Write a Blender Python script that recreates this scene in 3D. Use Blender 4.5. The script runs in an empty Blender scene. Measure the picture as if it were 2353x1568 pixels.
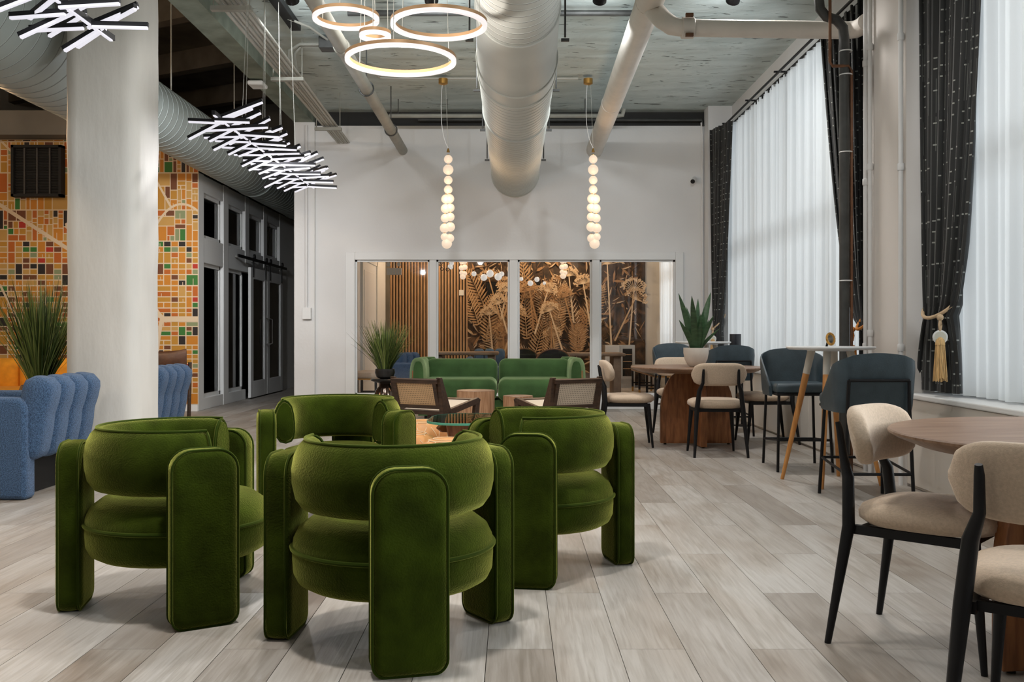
import bpy, bmesh, math, random
from mathutils import Vector, Matrix
random.seed(7)
PI = math.pi
sc = bpy.context.scene
col = sc.collection

# ------------------------------------------------------------------ camera, world, light, exposure
cam_d = bpy.data.cameras.new('camera')
cam_d.sensor_width = 36.0
cam_d.lens = 36.0 * 2200 / 2353
cam_d.shift_x = -0.0006
cam_d.shift_y = -0.00765
cam_d.clip_start = 0.05
cam_d.clip_end = 100
cam = bpy.data.objects.new('camera', cam_d)
cam.location = (0, 0, 1.05)
cam.rotation_euler = (PI / 2, 0, 0)
col.objects.link(cam)
sc.camera = cam

w = bpy.data.worlds.new('world')
sc.world = w
w.use_nodes = True
w.node_tree.nodes['Background'].inputs[0].default_value = (0.86, 0.93, 1.0, 1)
w.node_tree.nodes['Background'].inputs[1].default_value = 1.0

def area(name, loc, rot, sx, sy, power, color, spread=PI):
    l = bpy.data.lights.new(name, 'AREA')
    l.shape = 'RECTANGLE'
    l.size, l.size_y = sx, sy
    l.energy = power
    l.color = color
    l.spread = spread
    o = bpy.data.objects.new(name, l)
    o.location = loc
    o.rotation_euler = rot
    col.objects.link(o)
    return o
DAY = (0.90, 0.96, 1.0)
# daylight outside the three bays of the window wall (right) and the back room's bay
area('daylight_far_bay', (3.5, 10.1, 2.25), (0, PI / 2, 0), 3.2, 5.4, 62, DAY)
area('daylight_near_bay', (3.5, 5.6, 2.25), (0, PI / 2, 0), 3.2, 2.0, 26, DAY)
area('daylight_open_bay', (3.25, 2.3, 2.25), (0, PI / 2, 0), 3.2, 4.0, 250, DAY)
area('daylight_rear_bay', (3.5, -3.3, 2.25), (0, PI / 2, 0), 3.2, 5.2, 45, DAY)
area('daylight_back_room', (3.5, 16.2, 2.25), (0, PI / 2, 0), 3.0, 4.8, 90, DAY)

vs = sc.view_settings
vs.view_transform = 'Standard'
vs.look = 'None'
vs.gamma = 1.0
vs.use_curve_mapping = False
vs.exposure = 0.0
cy = sc.cycles
cy.use_denoising = True
cy.use_adaptive_sampling = True
cy.adaptive_threshold = 0.05
cy.max_bounces = 7
cy.diffuse_bounces = 4
cy.glossy_bounces = 3
cy.transmission_bounces = 4
cy.transparent_max_bounces = 10
cy.sample_clamp_indirect = 4.0
cy.caustics_reflective = False
cy.caustics_refractive = False

# ------------------------------------------------------------------ materials
def lin(r, g, b):
    f = lambda c: c / 12.92 if c <= 0.04045 else ((c + 0.055) / 1.055) ** 2.4
    return (f(r / 255), f(g / 255), f(b / 255))

def N(nt, typ, **kw):
    n = nt.nodes.new(typ)
    for k, v in kw.items():
        setattr(n, k, v)
    return n

def ramp(nt, stops, fac):
    n = N(nt, 'ShaderNodeValToRGB')
    cr = n.color_ramp
    while len(cr.elements) > 1:
        cr.elements.remove(cr.elements[-1])
    for i, (p, c) in enumerate(stops):
        e = cr.elements[0] if i == 0 else cr.elements.new(p)
        e.position = p
        e.color = (*c, 1) if len(c) == 3 else c
    nt.links.new(fac, n.inputs[0])
    return n.outputs[0]

def mat(name, c, rough=0.6, metal=0.0, var=0.0, vscale=8, bump=0.0, bscale=40, sheen=0.0, sheen_c=(1, 1, 1),
        emit=None, estr=0, stretch=(1, 1, 1), spec=0.5, c2=None, coat=0.0, detail=3, objvar=0.0, lo=0.3, hi=0.7):
    m = bpy.data.materials.new(name)
    m.use_nodes = True
    nt = m.node_tree
    b = nt.nodes['Principled BSDF']
    b.inputs['Base Color'].default_value = (*c, 1)
    b.inputs['Roughness'].default_value = rough
    b.inputs['Metallic'].default_value = metal
    b.inputs['Specular IOR Level'].default_value = spec
    if coat: b.inputs['Coat Weight'].default_value = coat
    if sheen:
        b.inputs['Sheen Weight'].default_value = sheen
        b.inputs['Sheen Roughness'].default_value = 0.4
        b.inputs['Sheen Tint'].default_value = (*sheen_c, 1)
    if emit:
        b.inputs['Emission Color'].default_value = (*emit, 1)
        b.inputs['Emission Strength'].default_value = estr
    tc = mp = None
    if var or bump or c2:
        tc = N(nt, 'ShaderNodeTexCoord')
        mp = N(nt, 'ShaderNodeMapping')
        mp.inputs['Scale'].default_value = stretch
        nt.links.new(tc.outputs['Object'], mp.inputs[0])
    if var or c2:
        no = N(nt, 'ShaderNodeTexNoise')
        no.inputs['Scale'].default_value = vscale
        no.inputs['Detail'].default_value = detail
        nt.links.new(mp.outputs[0], no.inputs[0])
        if c2 is None:
            c2 = tuple(max(0, x * (1 - var)) for x in c)
            c1 = tuple(min(1, x * (1 + var)) for x in c)
        else:
            c1 = c
        out = ramp(nt, [(lo, c2), (hi, c1)], no.outputs[0])
        if objvar:
            oi = N(nt, 'ShaderNodeObjectInfo')
            mr = N(nt, 'ShaderNodeMapRange')
            mr.inputs[3].default_value = 1 - objvar
            mr.inputs[4].default_value = 1 + objvar
            nt.links.new(oi.outputs['Random'], mr.inputs[0])
            vm = N(nt, 'ShaderNodeVectorMath', operation='SCALE')
            nt.links.new(out, vm.inputs[0])
            nt.links.new(mr.outputs[0], vm.inputs[3])
            out = vm.outputs[0]
        nt.links.new(out, b.inputs['Base Color'])
    if bump:
        nb = N(nt, 'ShaderNodeTexNoise')
        nb.inputs['Scale'].default_value = bscale
        nb.inputs['Detail'].default_value = 4
        nt.links.new(mp.outputs[0], nb.inputs[0])
        bp = N(nt, 'ShaderNodeBump')
        bp.inputs['Strength'].default_value = bump
        bp.inputs['Distance'].default_value = 0.02
        nt.links.new(nb.outputs[0], bp.inputs['Height'])
        nt.links.new(bp.outputs[0], b.inputs['Normal'])
    return m

WHITE = mat('white wall paint', (0.72, 0.722, 0.718), 0.7, var=0.04, vscale=1.2, bump=0.08, bscale=30)
TRIM = mat('white trim paint', (0.74, 0.75, 0.745), 0.45)
CREAM = mat('cream panel paint', (0.70, 0.66, 0.60), 0.55, var=0.03, vscale=2)
DARKROOM = mat('unlit shade colour', (0.035, 0.034, 0.032), 0.8)  # near-black colour puts the shade of unlit spaces into the surface
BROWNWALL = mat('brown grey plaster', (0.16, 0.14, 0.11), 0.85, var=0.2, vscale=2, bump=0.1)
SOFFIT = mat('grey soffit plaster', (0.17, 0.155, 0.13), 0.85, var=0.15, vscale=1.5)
COLUMN = mat('chipped white column paint', (0.72, 0.71, 0.67), 0.55, var=0.08, vscale=3, bump=0.35, bscale=9, stretch=(1, 1, 0.35))
BLACK = mat('black powder coat', (0.008, 0.008, 0.009), 0.45, spec=0.25)
BLACKMAT = mat('matt black', (0.012, 0.011, 0.010), 0.8)
CONDUIT = mat('grey conduit paint', (0.42, 0.42, 0.38), 0.5)
GREENCON = mat('green grey beam paint', (0.22, 0.25, 0.20), 0.85, var=0.25, vscale=4, bump=0.6, bscale=12)
PIPE = mat('white pipe wrap', (0.70, 0.66, 0.60), 0.6, var=0.06, vscale=5, bump=0.1, bscale=20)
PIPEG = mat('grey pipe paint', (0.33, 0.33, 0.29), 0.55, var=0.12, vscale=5)
DARKPIPE = mat('dark iron pipe', (0.045, 0.047, 0.045), 0.5, var=0.3, vscale=9)
COPPER = mat('copper tube', (0.17, 0.075, 0.035), 0.5, metal=0.3, var=0.2, vscale=14)
DUCT = mat('painted spiral duct', (0.58, 0.60, 0.56), 0.55, metal=0.1, var=0.05, vscale=2.5)
DUCTSEAM = mat('duct seam', (0.14, 0.145, 0.135), 0.7)
DUCTL = mat('painted spiral duct in lounge', (0.33, 0.38, 0.37), 0.55, metal=0.1, var=0.08, vscale=2)
GVELVET = mat('moss green velvet', (0.021, 0.034, 0.0025), 0.9, var=0.4, vscale=9, bump=0.25, bscale=160, sheen=1.0, sheen_c=(0.66, 0.66, 0.16), spec=0.03)
GPIPE = mat('moss green piping', (0.016, 0.030, 0.002), 0.8, sheen=0.8, sheen_c=(0.55, 0.58, 0.13), spec=0.05)
SVELVET = mat('sage green velvet', (0.040, 0.085, 0.028), 0.8, var=0.25, vscale=5, bump=0.15, bscale=120, sheen=1.0, sheen_c=(0.50, 0.66, 0.36), spec=0.1)
BLUEFAB = mat('denim blue boucle', (0.075, 0.135, 0.24), 0.95, var=0.55, vscale=150, bump=0.7, bscale=220, sheen=0.35, sheen_c=(0.7, 0.8, 1), spec=0.1)
BEIGE = mat('oatmeal upholstery', (0.56, 0.44, 0.33), 0.9, var=0.10, vscale=120, bump=0.15, bscale=300, sheen=0.2, spec=0.15)
LEATHERB = mat('slate blue leather', (0.042, 0.064, 0.078), 0.42, var=0.15, vscale=14, bump=0.08, bscale=120, spec=0.45)
LEATHERO = mat('tan orange leather', (0.66, 0.31, 0.10), 0.5, var=0.15, vscale=10, bump=0.06, bscale=60)
STITCH = mat('cream stitching', (0.85, 0.66, 0.42), 0.7)
LEATHERD = mat('dark brown leather', (0.085, 0.033, 0.014), 0.4, var=0.35, vscale=9, bump=0.15, bscale=14)
ORANGEV = mat('orange upholstery', (0.75, 0.30, 0.012), 0.8, var=0.12, vscale=12, sheen=0.3, sheen_c=(1, 0.6, 0.2))
def wood(name, c, c2, sc_=6, st=(1, 1, 8), rough=0.45, ov=0.0):
    return mat(name, c, rough, c2=c2, vscale=sc_, stretch=st, detail=6, bump=0.05, bscale=60, objvar=ov, lo=0.35, hi=0.65)
WALNUT = wood('walnut veneer', (0.34, 0.135, 0.047), (0.19, 0.068, 0.022), 7, (7, 7, 1))
WALNUTTOP = wood('walnut table top', (0.27, 0.165, 0.105), (0.17, 0.09, 0.05), 5, (1, 9, 1), 0.4)
WALNUTLT = wood('striped walnut drum', (0.47, 0.27, 0.15), (0.27, 0.13, 0.06), 7, (9, 9, 0.7))
DARKWOOD = wood('dark stained oak', (0.075, 0.040, 0.022), (0.035, 0.018, 0.010), 8, (1, 6, 6), 0.45)
OAK = wood('honey oak leg', (0.55, 0.26, 0.075), (0.42, 0.17, 0.04), 9, (8, 8, 1), 0.45)
SLAT = wood('slat oak', (0.58, 0.36, 0.19), (0.44, 0.25, 0.12), 9, (8, 8, 0.6), 0.5, 0.15)
GREYOAK = wood('grey brown table oak', (0.26, 0.18, 0.12), (0.17, 0.11, 0.07), 6, (1, 6, 1))
WHITETOP = mat('white lacquer', (0.72, 0.73, 0.73), 0.3)
CERAMIC = mat('ivory ceramic', (0.70, 0.66, 0.59), 0.55, var=0.03, vscale=10)
BLACKPOT = mat('black ceramic', (0.016, 0.015, 0.014), 0.3)
DARKGLASS = mat('smoked metal glaze', (0.09, 0.06, 0.045), 0.12, metal=0.85)
SOIL = mat('potting soil', (0.03, 0.02, 0.012), 0.95, bump=0.6, bscale=50)
STEEL = mat('brushed steel', (0.55, 0.55, 0.53), 0.35, metal=0.8)
CHROME = mat('chrome', (0.6, 0.6, 0.6), 0.15, metal=1.0)
BRASS = mat('aged brass', (0.55, 0.30, 0.08), 0.3, metal=0.9)
ROPE = mat('natural rope', (0.62, 0.45, 0.28), 0.85, bump=0.4, bscale=150)
TASSEL = mat('golden thread', (0.62, 0.40, 0.17), 0.7, var=0.35, vscale=60, stretch=(3, 3, 0.2))
AMBER = mat('amber tassel thread', (0.55, 0.20, 0.03), 0.7, var=0.35, vscale=60, stretch=(3, 3, 0.2))
MEDAL = mat('pearl disc', (0.62, 0.62, 0.54), 0.3)
def grass_mat():
    m = bpy.data.materials.new('grass blade')
    m.use_nodes = True
    nt = m.node_tree
    b = nt.nodes['Principled BSDF']
    b.inputs['Roughness'].default_value = 0.55
    g = N(nt, 'ShaderNodeNewGeometry')
    c = ramp(nt, [(0.0, (0.015, 0.03, 0.008)), (0.35, (0.06, 0.10, 0.018)), (0.75, (0.17, 0.23, 0.045)), (1.0, (0.32, 0.36, 0.12))], g.outputs['Random Per Island'])
    nt.links.new(c, b.inputs['Base Color'])
    return m
GRASS = grass_mat()
SNAKE = mat('snake plant leaf', (0.02, 0.055, 0.022), 0.35, c2=(0.05, 0.11, 0.045), vscale=14, stretch=(1, 1, 3))
BASKET = mat('woven basket', (0.22, 0.12, 0.05), 0.85, var=0.5, vscale=40, bump=0.8, bscale=45)
LED = mat('white led diffuser', (0.2, 0.2, 0.2), 0.5, emit=(1.0, 0.90, 0.88), estr=0.85)
LEDC = mat('cool led diffuser', (0.2, 0.2, 0.2), 0.5, emit=(0.93, 0.91, 1.0), estr=0.8)
GOLDBAND = mat('bronze ring band', (0.40, 0.24, 0.12), 0.4, metal=0.4)
GLOBE = mat('warm opal globe', (0.25, 0.22, 0.18), 0.4, emit=(1.0, 0.77, 0.57), estr=0.78)
GLOBEW = mat('opal globe', (0.4, 0.4, 0.38), 0.3, emit=(1.0, 0.95, 0.88), estr=0.55)
SCREEN = mat('switched off screen', (0.008, 0.008, 0.008), 0.25)

def glass_mat(name, tint=(1, 1, 1), ior=1.45):
    m = bpy.data.materials.new(name)
    m.use_nodes = True
    nt = m.node_tree
    nt.nodes.clear()
    out = N(nt, 'ShaderNodeOutputMaterial')
    mix = N(nt, 'ShaderNodeMixShader')
    fr = N(nt, 'ShaderNodeFresnel')
    fr.inputs[0].default_value = ior
    tr = N(nt, 'ShaderNodeBsdfTransparent')
    tr.inputs[0].default_value = (*tint, 1)
    gl = N(nt, 'ShaderNodeBsdfGlossy')
    gl.inputs['Roughness'].default_value = 0.02
    nt.links.new(fr.outputs[0], mix.inputs[0])
    nt.links.new(tr.outputs[0], mix.inputs[1])
    nt.links.new(gl.outputs[0], mix.inputs[2])
    nt.links.new(mix.outputs[0], out.inputs[0])
    return m
GLASS = glass_mat('clear glass')
GLASSG = glass_mat('clear table glass', (0.86, 0.95, 0.90), 1.6)
GLASSEDGE = mat('green glass edge', (0.10, 0.42, 0.30), 0.15, emit=None)

def sheer_mat():
    m = bpy.data.materials.new('white sheer voile')
    m.use_nodes = True
    nt = m.node_tree
    nt.nodes.clear()
    out = N(nt, 'ShaderNodeOutputMaterial')
    m1 = N(nt, 'ShaderNodeMixShader')
    m2 = N(nt, 'ShaderNodeMixShader')
    m1.inputs[0].default_value = 0.85
    m2.inputs[0].default_value = 0.6
    tr = N(nt, 'ShaderNodeBsdfTransparent')
    tl = N(nt, 'ShaderNodeBsdfTranslucent')
    tl.inputs[0].default_value = (0.92, 0.95, 0.95, 1)
    df = N(nt, 'ShaderNodeBsdfDiffuse')
    df.inputs[0].default_value = (0.88, 0.90, 0.90, 1)
    nt.links.new(df.outputs[0], m2.inputs[1])
    nt.links.new(tl.outputs[0], m2.inputs[2])
    nt.links.new(tr.outputs[0], m1.inputs[1])
    nt.links.new(m2.outputs[0], m1.inputs[2])
    nt.links.new(m1.outputs[0], out.inputs[0])
    return m
SHEER = sheer_mat()

def drape_mat():
    m = bpy.data.materials.new('black drape with silver weave')
    m.use_nodes = True
    nt = m.node_tree
    b = nt.nodes['Principled BSDF']
    b.inputs['Roughness'].default_value = 0.75
    b.inputs['Sheen Weight'].default_value = 0.2
    uv = N(nt, 'ShaderNodeUVMap')
    def cells(su, sv, thr, fw):
        mp = N(nt, 'ShaderNodeMapping')
        mp.inputs['Scale'].default_value = (su, sv, 1)
        nt.links.new(uv.outputs[0], mp.inputs[0])
        fl = N(nt, 'ShaderNodeVectorMath', operation='FLOOR')
        fr = N(nt, 'ShaderNodeVectorMath', operation='FRACTION')
        nt.links.new(mp.outputs[0], fl.inputs[0])
        nt.links.new(mp.outputs[0], fr.inputs[0])
        wn = N(nt, 'ShaderNodeTexWhiteNoise', noise_dimensions='2D')
        nt.links.new(fl.outputs[0], wn.inputs[0])
        gt = N(nt, 'ShaderNodeMath', operation='GREATER_THAN')
        gt.inputs[1].default_value = thr
        nt.links.new(wn.outputs[0], gt.inputs[0])
        sx = N(nt, 'ShaderNodeSeparateXYZ')
        nt.links.new(fr.outputs[0], sx.inputs[0])
        lt = N(nt, 'ShaderNodeMath', operation='LESS_THAN')
        lt.inputs[1].default_value = fw[0]
        nt.links.new(sx.outputs[0], lt.inputs[0])
        l2 = N(nt, 'ShaderNodeMath', operation='LESS_THAN')
        l2.inputs[1].default_value = fw[1]
        nt.links.new(sx.outputs[1], l2.inputs[0])
        a = N(nt, 'ShaderNodeMath', operation='MULTIPLY')
        nt.links.new(gt.outputs[0], a.inputs[0])
        nt.links.new(lt.outputs[0], a.inputs[1])
        c = N(nt, 'ShaderNodeMath', operation='MULTIPLY')
        nt.links.new(a.outputs[0], c.inputs[0])
        nt.links.new(l2.outputs[0], c.inputs[1])
        return c.outputs[0]
    d1 = cells(38, 14, 0.57, (0.45, 0.13))
    d2 = cells(75, 4, 0.70, (0.18, 0.9))
    mx = N(nt, 'ShaderNodeMath', operation='MAXIMUM')
    h = N(nt, 'ShaderNodeMath', operation='MULTIPLY')
    h.inputs[1].default_value = 0.25
    nt.links.new(d2, h.inputs[0])
    nt.links.new(d1, mx.inputs[0])
    nt.links.new(h.outputs[0], mx.inputs[1])
    cc = ramp(nt, [(0, (0.011, 0.012, 0.012)), (1, (0.30, 0.31, 0.28))], mx.outputs[0])
    nt.links.new(cc, b.inputs['Base Color'])
    return m
DRAPE = drape_mat()

def plank_mat(island):
    m = bpy.data.materials.new('limed oak plank' + (' far' if island else ''))
    m.use_nodes = True
    nt = m.node_tree
    b = nt.nodes['Principled BSDF']
    b.inputs['Specular IOR Level'].default_value = 0.45
    geo = N(nt, 'ShaderNodeNewGeometry')
    if island:
        rnd = geo.outputs['Random Per Island']
    else:
        rnd = N(nt, 'ShaderNodeObjectInfo').outputs['Random']
    cmb = N(nt, 'ShaderNodeCombineXYZ')
    k = N(nt, 'ShaderNodeMath', operation='MULTIPLY')
    k.inputs[1].default_value = 37.0
    nt.links.new(rnd, k.inputs[0])
    nt.links.new(k.outputs[0], cmb.inputs[2])
    ad = N(nt, 'ShaderNodeVectorMath', operation='ADD')
    nt.links.new(geo.outputs['Position'], ad.inputs[0])
    nt.links.new(cmb.outputs[0], ad.inputs[1])
    def noise(scale, st, det, dist=0.0):
        mp = N(nt, 'ShaderNodeMapping')
        mp.inputs['Scale'].default_value = st
        nt.links.new(ad.outputs[0], mp.inputs[0])
        n = N(nt, 'ShaderNodeTexNoise')
        n.inputs['Scale'].default_value = scale
        n.inputs['Detail'].default_value = det
        n.inputs['Distortion'].default_value = dist
        nt.links.new(mp.outputs[0], n.inputs[0])
        return n.outputs[0]
    big = noise(2.4, (1, 0.35, 1), 3, 0.6)
    fine = noise(26, (3.2, 0.16, 1), 8, 0.5)
    mp = N(nt, 'ShaderNodeMapping')
    mp.inputs['Scale'].default_value = (1.0, 0.10, 1)
    nt.links.new(ad.outputs[0], mp.inputs[0])
    wv = N(nt, 'ShaderNodeTexWave', wave_type='RINGS')
    wv.inputs['Scale'].default_value = 10
    wv.inputs['Distortion'].default_value = 9
    wv.inputs['Detail'].default_value = 3
    wv.inputs['Detail Scale'].default_value = 1.3
    nt.links.new(mp.outputs[0], wv.inputs[0])
    base = ramp(nt, [(0.24, (0.17, 0.125, 0.09)), (0.36, (0.34, 0.305, 0.268)), (0.6, (0.43, 0.412, 0.388))], big)
    gr = ramp(nt, [(0.3, (0.82, 0.80, 0.78)), (0.62, (1.04, 1.04, 1.04))], fine)
    wr = ramp(nt, [(0.0, (0.89, 0.88, 0.86)), (0.3, (1.0, 1.0, 1.0))], wv.outputs[0])
    tone = ramp(nt, [(0.0, (0.72, 0.68, 0.64)), (0.16, (0.9, 0.88, 0.86)), (0.5, (1.0, 0.985, 0.965)), (1.0, (1.08, 1.08, 1.08))], rnd)
    out = base
    for t in (gr, wr, tone):
        mm = N(nt, 'ShaderNodeVectorMath', operation='MULTIPLY')
        nt.links.new(out, mm.inputs[0])
        nt.links.new(t, mm.inputs[1])
        out = mm.outputs[0]
    nt.links.new(out, b.inputs['Base Color'])
    rr = N(nt, 'ShaderNodeMapRange')
    rr.inputs[3].default_value = 0.34
    rr.inputs[4].default_value = 0.52
    nt.links.new(fine, rr.inputs[0])
    nt.links.new(rr.outputs[0], b.inputs['Roughness'])
    bp = N(nt, 'ShaderNodeBump')
    bp.inputs['Strength'].default_value = 0.12
    bp.inputs['Distance'].default_value = 0.01
    nt.links.new(fine, bp.inputs['Height'])
    nt.links.new(bp.outputs[0], b.inputs['Normal'])
    return m
PLANK = plank_mat(False)
PLANKF = plank_mat(True)

def ceil_mat():
    m = bpy.data.materials.new('painted board marked concrete')
    m.use_nodes = True
    nt = m.node_tree
    b = nt.nodes['Principled BSDF']
    b.inputs['Roughness'].default_value = 0.75
    tc = N(nt, 'ShaderNodeTexCoord')
    def noise(scale, st, det, dist):
        mp = N(nt, 'ShaderNodeMapping')
        mp.inputs['Scale'].default_value = st
        nt.links.new(tc.outputs['Object'], mp.inputs[0])
        n = N(nt, 'ShaderNodeTexNoise')
        n.inputs['Scale'].default_value = scale
        n.inputs['Detail'].default_value = det
        n.inputs['Distortion'].default_value = dist
        nt.links.new(mp.outputs[0], n.inputs[0])
        return n.outputs[0]
    a = noise(2.2, (1, 1.5, 1), 9, 0.8)
    crack = noise(4.5, (0.7, 2.4, 1), 6, 1.6)
    cr = ramp(nt, [(0.33, (0, 0, 0)), (0.37, (1, 1, 1))], crack)
    base = ramp(nt, [(0.3, (0.50, 0.585, 0.575)), (0.7, (0.62, 0.705, 0.695))], a)
    mm = N(nt, 'ShaderNodeVectorMath', operation='MULTIPLY')
    dk = ramp(nt, [(0.325, (0.35, 0.35, 0.35)), (0.35, (1, 1, 1))], crack)
    nt.links.new(base, mm.inputs[0])
    nt.links.new(dk, mm.inputs[1])
    nt.links.new(mm.outputs[0], b.inputs['Base Color'])
    mp = N(nt, 'ShaderNodeMapping')
    mp.inputs['Scale'].default_value = (1, 1, 1)
    nt.links.new(tc.outputs['Object'], mp.inputs[0])
    wv = N(nt, 'ShaderNodeTexWave', bands_direction='Y')
    wv.inputs['Scale'].default_value = 0.9
    wv.inputs['Distortion'].default_value = 2
    wv.inputs['Detail'].default_value = 3
    nt.links.new(mp.outputs[0], wv.inputs[0])
    s = N(nt, 'ShaderNodeMath', operation='ADD')
    s2 = N(nt, 'ShaderNodeMath', operation='ADD')
    nt.links.new(cr, s.inputs[0])
    nt.links.new(a, s.inputs[1])
    nt.links.new(s.outputs[0], s2.inputs[0])
    wk = N(nt, 'ShaderNodeMath', operation='MULTIPLY')
    wk.inputs[1].default_value = 0.3
    nt.links.new(wv.outputs[0], wk.inputs[0])
    nt.links.new(wk.outputs[0], s2.inputs[1])
    bp = N(nt, 'ShaderNodeBump')
    bp.inputs['Strength'].default_value = 0.7
    bp.inputs['Distance'].default_value = 0.03
    nt.links.new(s2.outputs[0], bp.inputs['Height'])
    nt.links.new(bp.outputs[0], b.inputs['Normal'])
    return m
CEIL = ceil_mat()

def cane_mat(name, c):
    m = bpy.data.materials.new(name)
    m.use_nodes = True
    nt = m.node_tree
    b = nt.nodes['Principled BSDF']
    b.inputs['Roughness'].default_value = 0.6
    tc = N(nt, 'ShaderNodeTexCoord')
    mp = N(nt, 'ShaderNodeMapping')
    mp.inputs['Scale'].default_value = (55, 55, 55)
    mp.inputs['Location'].default_value = (0.5, 0.2, 0.2)
    nt.links.new(tc.outputs['Object'], mp.inputs[0])
    v = N(nt, 'ShaderNodeTexVoronoi')
    v.inputs['Scale'].default_value = 1.0
    v.inputs['Randomness'].default_value = 0.0
    nt.links.new(mp.outputs[0], v.inputs[0])
    o = ramp(nt, [(0.22, tuple(x * 0.25 for x in c)), (0.34, c)], v.outputs['Distance'])
    nt.links.new(o, b.inputs['Base Color'])
    return m
CANE = cane_mat('woven cane', (0.66, 0.44, 0.24))
CANEL = cane_mat('pale woven cane', (0.66, 0.56, 0.44))

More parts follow.
